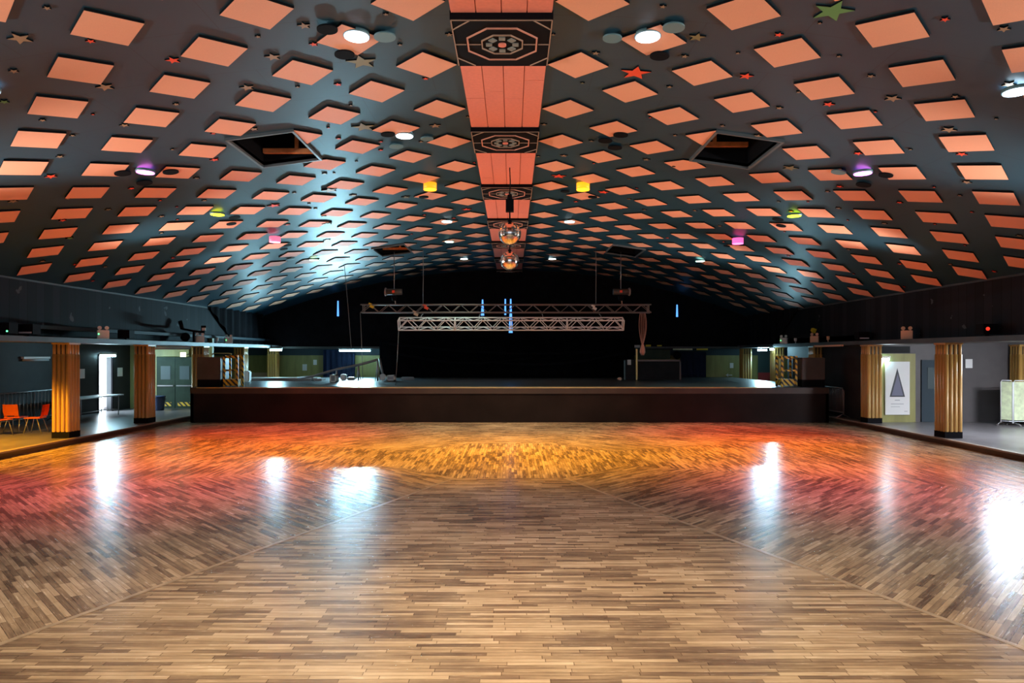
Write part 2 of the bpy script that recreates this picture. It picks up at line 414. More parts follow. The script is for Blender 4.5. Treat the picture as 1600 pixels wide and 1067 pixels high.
for n_, (x0, x1, y0, y1, sd) in enumerate(HATCHES):
    t = thing('open_hatch', hl[(sd, n_ % 2)], 'hatch', ((x0 + x1) / 2, y0, zc(x0)), group='open hatches in the ceiling')
    L = t.location
    def q(x, y, z): return Vector((x, y, z)) - L
    bm = BM()       # frame lying on the sloping ceiling
    fw, dz = .045, .05
    for (a, b, c, d) in ((x0 - fw, x0, y0 - fw, y1 + fw), (x1, x1 + fw, y0 - fw, y1 + fw), (x0, x1, y0 - fw, y0), (x0, x1, y1, y1 + fw)):
        vs = box(bm, a, b, c, d, -dz, .03)
        for v in vs: v.co = q(v.co.x, v.co.y, zc(v.co.x) + v.co.z)
    obj('hatch_frame', bm, 'hatch', t)
    bm = BM()       # shaft: four walls and lid going up
    top = 1.1
    vs = box(bm, x0, x1, y0, y1, 0, top)
    for v in vs: v.co = q(v.co.x, v.co.y, zc(v.co.x) + v.co.z)
    bm.faces.ensure_lookup_table(); bm.normal_update()
    bmesh.ops.delete(bm, geom=[bm.faces[0]], context='FACES_ONLY')
    obj('shaft', bm, 'edge', t)
    bm = BM()
    box(bm, x0 - L.x + .03, x1 - L.x - .03, y1 - .12 - L.y, y1 - .03 - L.y, .22, .31)
    xm = x0 + (x1 - x0) * (.62 if sd < 0 else .38) - L.x
    box(bm, xm - .035, xm + .035, y1 - .12 - L.y, y1 - .05 - L.y, .31, 1.05)
    obj('timber_beam', bm, 'beam', t)

# lattice of square tiles set on the diagonal
PX = 0.211 * H; PY = 0.2097 * H; HD = 0.1046 * H
cols = []; s_arc = 0.26 * H; 
COLX = {1: (.257, .471, .682, .889, 1.100, 1.309, 1.512, 1.727, 1.932, 2.134, 2.334, 2.531, 2.722),
        -1: (.262, .474, .687, .898, 1.107, 1.315, 1.525, 1.737, 1.945, 2.152, 2.361, 2.570, 2.778)}
tiles = []
for sd in (-1, 1):
    for k in range(1, 14):
        xr = COLX[sd][k - 1] * H; x = AX + sd * xr
        n = 0
        for j in range(-6, 16):
            y = 2.339 * H + 2 * PY * j - (PY if k % 2 == 0 else 0)
            if y > 8.0 * H - (0.15 * H if k > 4 else 0): continue
            if k >= 7 and y > 7.75 * H: continue
            pxx = 799 + x / y * F if y > 1 else 9e9; pyy = 553 - (zc(x) - E) / y * F if y > 1 else -9e9
            mr = HD / max(y, 1) * F
            if pxx < -mr or pxx > 1600 + mr or pyy < -mr * .62: continue
            n += 1; tiles.append([sd, k, n, x, y])
NB = {}
def tile_poly(x, y):
    return [(x - HD, y), (x, y - HD), (x + HD, y), (x, y + HD)]
tl = sorted(tiles, key=lambda t: t[4])
keep, rest = tl[:300], tl[300:]
def tile_into(bm, x, y, loc):
    poly = tile_poly(x, y)
    for (x0, x1, y0, y1, sd) in HATCHES:
        e_ = .05
        if x + HD < x0 - e_ or x - HD > x1 + e_ or y + HD < y0 - e_ or y - HD > y1 + e_: continue
        if x0 < x < x1 and y0 < y < y1: return False
        dl = [(x0 - x, (1, 0, x0 - e_)), (x - x1, (-1, 0, -(x1 + e_))), (y0 - y, (0, 1, y0 - e_)), (y - y1, (0, -1, -(y1 + e_)))]
        dmax, c_ = max(dl, key=lambda v: v[0])
        poly = clip(poly, *c_)
        if len(poly) < 3: return False
    z = zc(x); sl = slope(x)
    a = [bm.verts.new((p[0] - loc[0], p[1] - loc[1], z + sl * (p[0] - x) - .036 - loc[2])) for p in poly]
    b = [bm.verts.new((p[0] - loc[0], p[1] - loc[1], z + sl * (p[0] - x) - .002 - loc[2])) for p in poly]
    f = bm.faces.new(a); f.material_index = 0
    f = bm.faces.new(b[::-1]); f.material_index = 1
    n = len(poly)
    for i in range(n):
        f = bm.faces.new((a[i], b[i], b[(i + 1) % n], a[(i + 1) % n])); f.material_index = 1
    return True
mesh_cache = {}
def near_hatch(x, y): return any(x + HD > h[0] - .05 and x - HD < h[1] + .05 and y + HD > h[2] - .05 and y - HD < h[3] + .05 for h in HATCHES)
def add_tiles(lst, stuff):
    if stuff:
        bm = BM()
        for sd, k, n, x, y in lst: tile_into(bm, x, y, (0, 0, 0))
        o = obj('square_tile', bm, ['tile', 'edge'])
        tag(o, 'many small distant salmon ceiling tiles in the rows nearest the stage backdrop', 'tile', 'salmon ceiling tiles', 'stuff')
        return
    for sd, k, n, x, y in lst:
        side = 'left' if sd < 0 else 'right'
        key = (sd, k)
        if key in mesh_cache and not near_hatch(x, y):
            o = mesh_cache[key].copy(); COL.objects.link(o); o.location = (x, y, zc(x))
        else:
            bm = BM()
            if not tile_into(bm, x, y, (x, y, zc(x))): bm.free(); continue
            o = obj('square_tile', bm, ['tile', 'edge'], loc=(x, y, zc(x)))
            if not near_hatch(x, y): mesh_cache[key] = o
        tag(o, 'salmon ceiling tile, %s column %s of the red strip, %s from the front' % (ordw(k), side, ordw(n)), 'tile', 'salmon ceiling tiles')
add_tiles(keep, False)
if rest: add_tiles(rest, True)
print('TILES', len(keep), len(rest))

# centre strip: salmon boards and octagon panels
SW = 0.148 * H
zs = zc(AX)
y = 0.98 * H; n = 0
while y < 8.1 * H:
    n += 1
    ye = y + .325 * H
    yb0, yb1 = ye, min(y + H, Y1 - .02)
    # octagon panel
    t = thing('octagon_panel', 'black ceiling panel with octagon rings, %s along the red strip from the front' % ordw(n - 1 if n > 1 else 1), 'ceiling panel', (AX, (y + ye) / 2, zs - .03), group='octagon panels in the red strip')
    if n == 1: t['label'] = 'black ceiling panel with octagon rings above the viewer, before the red strip'
    hl_ = (ye - y) / 2
    bm = BM(); box(bm, -SW - .01, SW + .01, -hl_, hl_, -.09, .018); obj('backing_board', bm, 'black', t)
    def ring(ra, wd, z0=-.105, z1=-.09, asp=hl_ / SW):
        b = BM(); o_ = [(ra * math.cos(R(22.5 + 45 * i)), ra * math.sin(R(22.5 + 45 * i)) ) for i in range(8)]
        i_ = [(p[0] * (1 - wd / ra), p[1] * (1 - wd / ra)) for p in o_]
        for i in range(8):
            j = (i + 1) % 8
            prism(b, [o_[i], o_[j], i_[j], i_[i]], z0, z1)
        return b
    cy_ = .02
    for nm, ra, wd, mt in (('outer_octagon', SW * .80, .022, 'pinkline'), ('inner_octagon', SW * .475, .018, 'linework')):
        o = obj(nm, ring(ra, wd), mt, t)
    bm = BM(); yr = hl_ - .03
    for a, b in (((-SW, -yr), (SW, -yr)), ((-SW, -yr), (-SW, yr)), ((SW, -yr), (SW, yr)), ((-SW, 0), (-SW * .76, 0)), ((SW * .76, 0), (SW, 0)), ((-SW * .74, 0), (-SW * .45, 0)), ((SW * .45, 0), (SW * .74, 0)),
                 ((-SW, -yr * .62), (-SW * .62, -yr)), ((SW, -yr * .62), (SW * .62, -yr)), ((-SW, yr * .62), (-SW * .62, yr)), ((SW, yr * .62), (SW * .62, yr))):
        a, b = Vector(a), Vector(b); d = (b - a).normalized(); nn = Vector((-d.y, d.x)) * .007
        prism(bm, [a - nn, b - nn, b + nn, a + nn], -.1, -.088)
    obj('inlay_line', bm, 'linework', t)
    for i in range(8):
        b = BM(); xf = Matrix.Rotation(R(45 * i), 4, 'Z')
        box(b, SW * .215, SW * .345, -.042, .042, -.106, -.088, xf=xf); obj('petal', b, 'petal', t)
    b = BM(); lathe(b, [(SW * .085, -.112), (SW * .085, -.088)], 16); obj('red_disc', b, 'strip', t)
    # salmon bay of boards
    if yb1 > yb0 + .3:
        lab = 'salmon boarded bay of the centre ceiling strip, behind the %s octagon panel' % ordw(max(n - 1, 1))
        if n == 1: lab = 'salmon boarded bay of the centre ceiling strip, cut by the top edge'
        bm = BM(); rr_ = random.Random(n * 5)
        for c_ in range(4):
            xa, xb = AX - SW + c_ * SW / 2 + .006, AX - SW + (c_ + 1) * SW / 2 - .006
            cuts = [yb0, yb0 + (yb1 - yb0) * rr_.uniform(.1, .8), yb1]
            for a, b in zip(cuts[:-1], cuts[1:]): box(bm, xa, xb, a + .005, b - .005, zs - .045, zs - .012)
        box(bm, AX - SW, AX + SW, yb0, yb1, zs - .025, zs - .012, 1)
        M.setdefault('groove', mat('board_groove', (0.45, 0.11, 0.07), .7))
        tag(obj('strip_boards', bm, ['strip', 'groove']), lab, 'ceiling boards', 'salmon bays of the ceiling strip')
    y += H

# ---------------------------------------------------------------- stars on the ceiling
STARS = '''30 58 34 t;72 10 12 t;20 109 14 t;140 62 14 r;269 92 22 r;163 134 26 t;385 135 22 t;193 194 14 t;65 186 10 t;274 161 10 t;112 210 8 t;92 243 11 t;268 232 6 t;332 207 8 r;395 200 14 t;334 248 14 r;144 177 4 r;78 274 18 r;5 157 14 g
474 38 20 t;402 55 9 t;489 67 14 r;425 87 24 t;564 95 46 o;602 20 9 t;624 68 8 t;701 52 13 t;527 130 12 r;464 134 7 t;664 121 10 r;547 163 6 t;567 197 36 o;679 195 18 t;512 198 5 r;528 215 8 r;594 220 7 r;594 233 8 r;556 251 4 t;657 220 8 t;730 181 6 t;740 253 5 r
863 52 8 t;1035 8 11 t;930 81 13 t;1088 56 26 o;1069 86 12 t;1152 81 7 t;992 112 46 r;909 128 7 o;1045 134 10 t;1165 117 22 r;1015 182 5 r;849 193 10 t;1128 195 8 t;1054 210 7 t;923 219 8 t;880 242 12 t;840 243 6 t;1009 248 12 t;927 254 5 r;1183 211 14 t
1300 15 60 g;1216 52 14 r;1476 28 14 r;1568 43 18 t;1280 34 5 t;1310 86 8 t;1360 117 12 t;1394 152 24 t;1294 161 18 r;1247 142 8 t;1217 167 11 t;1492 149 12 t;1482 201 22 t;1340 238 14 r;1502 239 16 r;1234 261 24 o;1367 173 4 r;1422 232 6 t;1556 184 6 t;1576 130 20 t
204 293 10 r;249 312 6 r;19 313 14 t;96 341 11 r;107 369 11 g;105 309 8 t;168 326 10 o;306 277 10 t;276 342 5 r;251 337 10 t;275 322 5 r;318 312 8 t;251 363 7 t;116 412 6 r;269 402 7 r;163 416 7 t;144 438 6 r;65 407 9 t
514 294 24 t;427 320 20 r;551 304 12 t;510 347 16 o;510 374 12 t;448 350 10 r;505 335 8 t;633 307 14 o;728 326 16 r;506 270 8 t;521 269 4 t;459 300 6 t;482 317 5 t;492 325 6 t;662 335 7 r;708 340 7 r;642 365 5 r
872 274 24 r;942 299 18 r;899 314 8 r;994 293 5 r;970 325 5 r;1052 257 5 t;982 310 7 t;1006 327 8 t;1085 328 7 t;1042 371 6 r;1124 352 7 t;1130 377 5 r
1311 290 11 r;1292 298 8 t;1405 315 10 r;1216 314 6 t;1262 314 5 r;1235 329 8 r;1309 324 9 t;1381 348 9 t;1510 283 14 t;1459 291 5 r;1518 330 6 r;1499 304 7 t;1324 343 4 r;1325 389 7 t;1405 411 8 r;1333 427 5 r;1412 447 5 r;1553 423 8 r;1484 412 7 t;1231 399 6 r;1225 361 4 r;1592 367 10 o;1507 382 5 r;1460 349 5 r'''
cn = {'r': 'red', 't': 'tan', 'o': 'olive', 'g': 'green'}
cm = {'r': 'red', 't': 'tan', 'o': 'olivestar', 'g': 'green'}
seen = {}
for tok in STARS.replace('\n', ';').split(';'):
    px, py, wd, c = tok.split(); px, py, wd = float(px), float(py), float(wd)
    x, y = on_ceiling(px, py)
    r = max(.03, wd / F * y / 2 / .95 * 1.02)
    nt_ = min(tl, key=lambda t: (t[3] - x) ** 2 + (t[4] - y) ** 2)
    bm = BM()
    pts = [((r if i % 2 == 0 else r * .42) * math.sin(R(36 * i + 180)), (r if i % 2 == 0 else r * .42) * math.cos(R(36 * i + 180))) for i in range(10)]
    inside = abs(nt_[3] - x) + abs(nt_[4] - y) < HD
    lo = .052 if abs(nt_[3] - x) + abs(nt_[4] - y) < HD + r else .022
    prism(bm, pts, -lo, -.001 if not inside else -.037, 0, 1)
    sl = slope(x); o = obj('decorative_star', bm, [cm[c], 'edge'], loc=(x, y, zc(x))); o.rotation_euler = (0, -math.atan(sl), 0)
    size = 'large' if r > .22 else ('small' if r > .07 else 'tiny')
    lab = '%s %s star near the %s tile of the %s column %s of the strip' % (size, cn[c], ordw(nt_[2]), ordw(nt_[1]), 'left' if nt_[0] < 0 else 'right')
    if lab in seen:
        for alt in (' on its far side', ', outer side'):
            l2 = lab.replace(' star near', ' star just beyond' if x > 0 else ' star just before')
            lab = l2
            if lab not in seen: break
            lab = lab.replace('small', 'smaller').replace('tiny', 'tiniest')
            if lab not in seen: break
    seen[lab] = 1
    tag(o, lab, 'star', 'painted wooden stars on the ceiling')

# ---------------------------------------------------------------- ceiling lights (round gelled downlights)
LENS = {}
def lens_mat(col, s):
    k = tuple(col) + (s,)
    if k not in LENS: LENS[k] = mat('gel_lens', tuple(c * .7 for c in col), .4, emit=tuple(col), strength=s)
    return LENS[k]
def downlight(xr, D, col, gel, power, label, sleeve=False, size=86, off=False):
    x = AX + xr; z = zc(x) - (.05 if not sleeve else .16)
    q_ = (z - .012 - E) / (zc(x) - E); D *= q_; x *= q_
    t = thing('downlight', label, 'ceiling light', (x, D, z), group='round ceiling downlights')
    bm = BM(); hh = .046 if not sleeve else .155; rr0 = .172 if not sleeve else .16
    lathe(bm, [(rr0, .0), (rr0, hh), (.15, hh), (.15, .0)], 28)
    obj('rim' if not sleeve else 'gel_sleeve', bm, 'tealdisc' if not sleeve else lens_mat(gel, 1.3), t)
    bm = BM(); lathe(bm, [(.156, -.012), (.156, .02)], 28); obj('lens', bm, lens_mat(gel, 7 if min(gel) > .5 else 4), t)
    d = bpy.data.lights.new('bulb_or_fill', 'SPOT'); d.energy = power; d.color = col; d.spot_size = R(size); d.spot_blend = .85; d.shadow_soft_size = .12
    l = bpy.data.objects.new('bulb_or_fill', d); COL.objects.link(l); l.parent = t; l.location = (0, 0, -.16)
    return t
WH, VI, AM, MG, YE, PK, GR, BL = (1, .86, .72), (.80, .78, 1.0), (1, .50, .05), (.95, .15, .22), (1, .66, .16), (1, .10, .05), (.75, 1, .80), (.66, .86, 1)
PW = 880
LT = [(-1.93, 9.05, (.95, .78, .80), (.85, .85, 1.0), .45, 'white downlight on a tile, nearest one left of the red strip', 0),
      (1.93, 9.05, (.95, .78, .80), (.85, .88, 1.0), .45, 'white downlight on a tile, nearest one right of the red strip', 0),
      (-1.945, 13.18, WH, (.85, .95, 1), .3, 'white downlight beside the left hatch, between two rows of tiles', 0),
      (-1.965, 17.46, AM, (1, .27, .01), 3.2, 'amber downlight with glowing sleeve, left of the red strip', 1),
      (1.946, 17.46, AM, (1, .33, .01), 3.2, 'amber downlight with glowing sleeve, right of the red strip', 1),
      (-1.94, 21.7, (1, .78, .5), (.85, .95, 1), 1.3, 'white downlight left of the upper mirror ball', 0),
      (1.96, 21.7, (1, .78, .5), (.75, .92, 1), 1.3, 'white downlight right of the upper mirror ball', 0),
      (-2.21, 25.5, GR, (.6, 1, .75), .25, 'pale green downlight left of the strip, above the truss', 0),
      (-1.99, 30.2, WH, (.8, 1, 1), .12, 'white downlight left of the lower mirror ball', 0),
      (1.91, 30.2, WH, (.8, 1, 1), .12, 'white downlight right of the lower mirror ball', 0),
      (6.86, 9.1, BL, (.65, .85, 1), .4, 'blue white downlight cut by the right edge of the photo', 0),
      (-6.99, 13.26, MG, (1, .20, .9), 2.0, 'magenta downlight on the left half of the ceiling', 0),
      (6.9, 13.18, (.86, .15, .28), (.9, .22, 1), 1.9, 'magenta downlight on the right half of the ceiling', 0),
      (-7.22, 17.04, (1, .36, .03), (.85, .85, .02), 2.5, 'yellow downlight on the left half of the ceiling', 0),
      (7.14, 16.96, (1, .36, .03), (.62, .95, .02), 2.5, 'yellow green downlight on the right half of the ceiling', 0),
      (-7.23, 21.2, PK, (1, .12, .22), 2.2, 'pink red downlight on the left half, beyond the yellow one', 1),
      (7.14, 21.2, PK, (1, .10, .35), 2.2, 'pink red downlight on the right half, beyond the yellow green one', 1),
      (-7.21, 25.3, GR, (.7, 1, .6), .2, 'pale green downlight on the left half, over the stage front', 0),
      (7.1, 25.3, GR, (.5, 1, .8), .2, 'pale green downlight on the right half, over the stage front', 0)]
for xr, D, c, gcol, p, lab, sl in LT: downlight(xr, D, c, gcol, PW * p, lab, bool(sl))
# same lights above and behind the viewer, out of the frame
for k_, (xr, D, c, p) in enumerate(((-1.95, 4.9, (1, .86, .64), 1.3), (1.95, 4.9, (1, .86, .64), 1.3), (-6.93, 9.15, (.9, .85, 1), .25), (-6.9, 4.9, (1, .85, .7), .35), (6.9, 4.9, (1, .85, .7), .35),
                      (-2, .8, (1, .72, .4), 1.0), (2, .8, (1, .72, .4), 1.0), (-5, -3.2, (1, .8, .6), 1.5), (5, -3.2, (1, .8, .6), 1.5))):
    downlight(xr, D, c, c, PW * p, 'downlight above the viewer, outside the photo, %s of the hall, %s row' % ('left' if xr < 0 else 'right', ordw(k_ // 2 + 1)))
# the round discs grouped about the lights
DISCS = [(510, 40, 32, 'k'), (600, 52, 34, 't'), (537, 80, 31, 'k'), (956, 54, 30, 't'), (1052, 37, 34, 't'), (1030, 82, 30, 'k'), (605, 206, 22, 'k'), (618, 225, 22, 't'), (666, 213, 20, 't'),
         (969, 207, 23, 'k'), (945, 216, 22, 'k'), (960, 227, 22, 'k'), (190, 267, 24, 'k'), (265, 265, 23, 'k'), (224, 282, 23, 'k'), (1310, 265, 22, 't'), (1384, 270, 21, 'k'), (1349, 285, 22, 'k'),
         (365, 337, 17, 'k'), (360, 347, 15, 'k'), (1215, 340, 17, 'k'), (1220, 350, 15, 'k'), (661, 305, 15, 'k'), (925, 305, 14, 'k'), (448, 381, 12, 'k'), (442, 387, 12, 'k'), (1135, 382, 10, 'k'),
         (882, 296, 14, 'k'), (876, 309, 8, 'k'), (452, 403, 14, 't')]
alll = [(AX + a[0], a[1], a[5]) for a in LT]
dn = {}
for px, py, wd, c in DISCS:
    x, y = on_ceiling(px, py); r = wd / F * y / 2
    nl = min(alll, key=lambda a: (a[0] - x) ** 2 + (a[1] - y) ** 2)
    bm = BM(); lathe(bm, [(r, -.058), (r, -.037)], 28)
    o = obj('round_disc', bm, 'edge' if c == 'k' else 'tealdisc', loc=(x, y, zc(x))); o.rotation_euler = (0, -math.atan(slope(x)), 0)
    rel = 'left of' if x < nl[0] - .25 else ('right of' if x > nl[0] + .25 else 'beyond')
    nm = nl[2].split(',')[0].replace(' with glowing sleeve', '').replace(' on a tile', ' nearest the viewer')
    lab = '%s round disc %s the %s' % ('black' if c == 'k' else 'teal', rel, nm)
    lab = ' '.join(lab.split()[:15])
    if 940 < px < 975 and 200 < py < 230: lab = 'black round disc right of the strip, %s of three without a lamp' % {969: 'rightmost', 945: 'leftmost', 960: 'lowest'}[px]
    i = 1
    while lab in dn: lab = lab.replace('round disc', ('farther round disc', 'small round disc', 'last round disc')[i - 1]); i += 1
    dn[lab] = 1
    tag(o, lab, 'disc', 'round discs around the ceiling lights')

# ---------------------------------------------------------------- fascia walls, ledges, gallery ceilings
for s, side in ((-1, 'left'), (1, 'right')):
    xfd = XF if s > 0 else XFL; xf_ = AX + s * xfd; z1 = zc(xf_) + .02
    bm = BM(); box(bm, min(xf_, xf_ + s * .1), max(xf_, xf_ + s * .1), Y0, Y1, 2.80, z1)
    struct('wall_upper_' + side, bm, 'boards')
    bm = BM(); box(bm, *sorted((AX + s * 11.52, AX + s * 12.8)), Y0, Y1, 2.70, 2.83)
    struct('ledge_' + side, bm, 'ledge')
    bm = BM(); box(bm, *sorted((AX + s * 12.1, AX + s * 18.9)), Y0, 37, 3.05, 3.15)
    struct('ceiling_gallery_' + side, bm, 'bluedark')
    bm = BM(); box(bm, *sorted((AX + s * (xfd - .03), AX + s * xfd)), Y0, Y1, z1 - .07, z1 - .02); struct('trim_upper_' + side, bm, 'ledge')
bm = BM(); box(bm, -11.7, 11.5, 34.55, 37, -.05, ZG); struct('floor_back', bm, 'gallery')
# black drapes hanging at the end of the side fascias
for s, side in ((-1, 'left'), (1, 'right')):
    bm = BM(); n = 40; y0_, y1_ = 28.2, 34.3; prev = None
    for i in range(n + 1):
        t_ = i / n; y_ = y0_ + (y1_ - y0_) * t_; x_ = AX + s * ((XF if s > 0 else XFL) - .12 + .05 * math.sin(i * 1.3)); 
        zb = max(2.86, 4.25 - 3.4 * t_)
        a = bm.verts.new((x_, y_, zb)); b = bm.verts.new((x_, y_, zc(x_) - .01))
        a2 = bm.verts.new((x_ + s * .02, y_, zb)); b2 = bm.verts.new((x_ + s * .02, y_, zc(x_) - .01))
        if prev:
            bm.faces.new((prev[0], a, b, prev[1])); bm.faces.new((prev[2], prev[3], b2, a2)); bm.faces.new((prev[1], b, b2, prev[3])); bm.faces.new((prev[0], prev[2], a2, a))
        prev = (a, b, a2, b2)
    tag(obj('stage_drape', bm, 'drape'), 'black drape hung on the %s boarded wall above the stage' % side, 'drape', 'black drapes over the stage')

# ---------------------------------------------------------------- walls
bm = BM(); 
# left gallery wall with a doorway (y 26.1-26.95)
xw = -15.8
box(bm, xw - .2, xw, Y0, 26.1, 0, 3.1); box(bm, xw - .2, xw, 26.95, 28.4, 0, 3.1); box(bm, xw - .2, xw, 26.1, 26.95, 2.32, 3.1)
struct('wall_left', bm, 'darkwall')
bm = BM(); box(bm, xw - .6, xw - .58, 25.6, 27.4, .2, 2.6); o = struct('daylight_panel_1', bm, 'daylight')  # glowing panel standing in for daylight outside the open doorway
area('door_daylight', (xw - .3, 26.52, 1.3), (R(90), 0, R(90)), .8, 2.0, (.75, .9, 1), 60).rotation_euler = (R(90), 0, R(-90))
bm = BM()
for (a, b, c, d) in ((26.04, 26.1, .15, 2.38), (26.95, 27.01, .15, 2.38), (26.04, 27.01, 2.32, 2.38)): box(bm, xw - .02, xw + .03, a, b, c, d)
struct('door_frame_left', bm, 'black')
bm = BM(); box(bm, xw - .5, xw - .46, 26.15, 26.9, .15, .62); box(bm, xw - .45, xw - .44, 26.4, 26.62, .42, .52, 1)
tag(obj('crate', bm, ['redbase', 'paper']), 'red crate with white label standing outside the bright doorway', 'crate')
# left gallery end wall with double doors
bm = BM(); box(bm, xw - .2, -13.7 - 1.0, 28.25, 28.4, 0, 3.1); box(bm, -13.15, -12.4, 28.25, 28.4, 0, 3.1); box(bm, -14.7, -13.15, 28.25, 28.4, 2.3, 3.1)
struct('wall_end_left', bm, 'olive')
t = thing('door_1', '', 'door', (-13.92, 28.22, ZG)); t['kind'] = 'structure'; del t['category']; del t['label']
for i_, (a, b) in enumerate(((-.77, -.01), (.01, .77))):
    bm = BM(); box(bm, a, b, 0, .05, .01, 2.12); lf = obj('door_leaf', bm, 'greendoor', t)
    bm = BM(); box(bm, a + .18, b - .18, -.012, -.002, 1.2, 1.75); obj('vision_panel', bm, 'tealdoor', lf)
    bm = BM(); box(bm, a + .06, b - .06, -.06, -.02, .92, .96); obj('push_bar', bm, 'steel', lf)
    bm = BM(); box(bm, a + .1, b - .15, -.012, -.002, .1, .26); obj('hazard_strip', bm, 'tape', lf)
bm = BM(); box(bm, -14.4, -13.3, 28.1, 28.24, 2.3, 2.62); tag(obj('exit_sign_box', bm, 'olive'), 'olive boxing over the double doors in the left gallery', 'boxing')
# back wall
bm = BM(); box(bm, -16.2, 18.5, 36.0, 36.2, 0, 2.33); struct('wall_back', bm, 'olive')
bm = BM(); box(bm, -16.2, 18.5, 35.97, 36.2, 2.33, 3.1); struct('wall_back_upper_band', bm, 'bluedark')
bm = BM(); box(bm, -12.6, 12.6, 34.5, 34.7, 2.66, 6.9); struct('wall_back_upper', bm, 'drape')
bm = BM(); box(bm, -12.5, 12.3, 34.15, 34.75, 2.67, 2.77); struct('ledge_back', bm, 'ledge')
bm = BM(); box(bm, -12.4, 12.4, 34.75, 36.1, 3.0, 3.1); struct('ceiling_back', bm, 'bluedark')
bm = BM(); box(bm, -16.2, -16.0, 28.4, 36.2, 0, 3.1); struct('wall_left_rear', bm, 'olive')
# right gallery walls
bm = BM(); box(bm, 12.1, 14.35, 22.65, 22.8, 0, 3.1); box(bm, 14.35, 14.95 - .2, 22.65, 22.8, 2.4, 3.1); box(bm, 14.75, 18.9, 22.65, 22.8, 0, 3.1)
struct('wall_right', bm, 'greywall')
bm = BM(); box(bm, 18.3, 18.5, Y0, 36, 0, 3.1); struct('wall_far_right', bm, 'greywall')
t = thing('door_2', '', 'door', (13.72, 22.6, ZG)); t['kind'] = 'structure'; del t['category']; del t['label']
bm = BM(); box(bm, -.16, .42, 0, .04, .0, 2.05); lf = obj('door_leaf', bm, 'bluedark', t)
bm = BM(); box(bm, 0.03, .25, -.012, -.002, 1.1, 1.8); obj('vision_panel', bm, 'tealdoor', lf)
# invented rear end: low wall and mullions, left open for world fill light
bm = BM(); box(bm, -16.2, 18.5, Y0 - .2, Y0, 0, .9); box(bm, -16.2, -11.9, Y0 - .2, Y0, .9, 3.1); box(bm, 11.7, 18.5, Y0 - .2, Y0, .9, 3.1)  # full-height ends added to keep world light out of the galleries
for i in range(9): box(bm, -16 + i * 4.1, -15.8 + i * 4.1, Y0 - .2, Y0, .9, 6.9)
struct('wall_rear_added', bm, 'greywall')
# wall behind right corner of the stage (dark side passage)
bm = BM(); box(bm, 11.9, 12.05, 22.8, 29.5, ZG, 3.05); struct('wall_passage_right', bm, 'matt')

# ---------------------------------------------------------------- columns
def column_meshes():
    W = .24
    shaft = BM(); box(shaft, -W + .03, W - .03, -W + .03, W - .03, .17, 2.24, 1)
    cap = BM(); box(cap, -W + .035, W - .035, -W + .035, W - .035, 2.235, 2.555, 1)
    for f_ in range(4):
        xf = Matrix.Rotation(R(90 * f_), 4, 'Z')
        nrib = 4; pitch = (2 * W) / nrib
        for i in range(nrib):
            c = -W + pitch * (i + .5); rr = pitch * .46
            for b_, z0, z1, r_ in ((shaft, .17, 2.24, rr), (cap, 2.235, 2.55, rr * .74)):
                pts = [(c + r_ * math.cos(R(a)), -W + .034 + (-r_ * .75) * math.sin(R(a))) for a in (0, 30, 60, 90, 120, 150, 180)]
                aa = [b_.verts.new((p[0], p[1], z0)) for p in pts]; bb = [b_.verts.new((p[0], p[1], z1)) for p in pts]
                for j in range(6):
                    fc = b_.faces.new((aa[j], aa[j + 1], bb[j + 1], bb[j])); fc.smooth = True
                b_.faces.new(bb)
                bmesh.ops.transform(b_, matrix=xf, verts=aa + bb)
        # cap head rail joining the ribs
        vs = box(cap, -W, W, -W - .002, -W + .05, 2.50, 2.555, 0, xf=xf)
    pl = BM(); box(pl, -W + .005, W - .005, -W + .005, W - .005, 0, .175)
    return shaft, cap, pl
colroot = None
cl = [(-1, 14.2, ''), (-1, 18.2, 'gold ribbed wooden column nearest the orange chairs in the left colonnade'), (-1, 22.15, 'gold ribbed wooden column second from the left, beside the blue bin'),
      (-1, 26.15, 'ribbed wooden column partly behind the case on the left stage corner'), (-1, 30.1, 'ribbed wooden column behind the taped trolley at stage left'), (-1, 34.2, 'pale lit ribbed column by the far left strip light'),
      (1, 14.2, ''), (1, 18.2, 'brown ribbed wooden column in front of the grey wall, rightmost standing free'), (1, 22.15, 'ribbed wooden column beside the white triangle poster'),
      (1, 26.15, 'ribbed column whose top shows above the right stage case'), (1, 30.1, 'ribbed column between the teal door and the yellow taped trolley'), (1, 34.2, 'pale ribbed column beside the olive wall with the white arrow')]
for s, D, lab in cl:
    if not lab: lab = 'ribbed wooden column beside the viewer, just outside the photo on the %s' % ('left' if s < 0 else 'right')
    x = AX + s * (XC + .24); y_ = D + .24
    if colroot is None:
        a, b, c = column_meshes()
        colroot = thing('column', lab, 'column', (x, y_, ZG), group='ribbed wooden columns')
        obj('shaft', a, ['wood', 'wooddark'], colroot); obj('capital', b, ['wood', 'slot'], colroot); obj('plinth', c, 'black', colroot)
    else: dup(colroot, (x, y_, ZG), 0, lab)
# pilaster at the right edge
dup(colroot, (16.68, 22.35, ZG), 0, 'ribbed pilaster behind the green screens at the right edge')

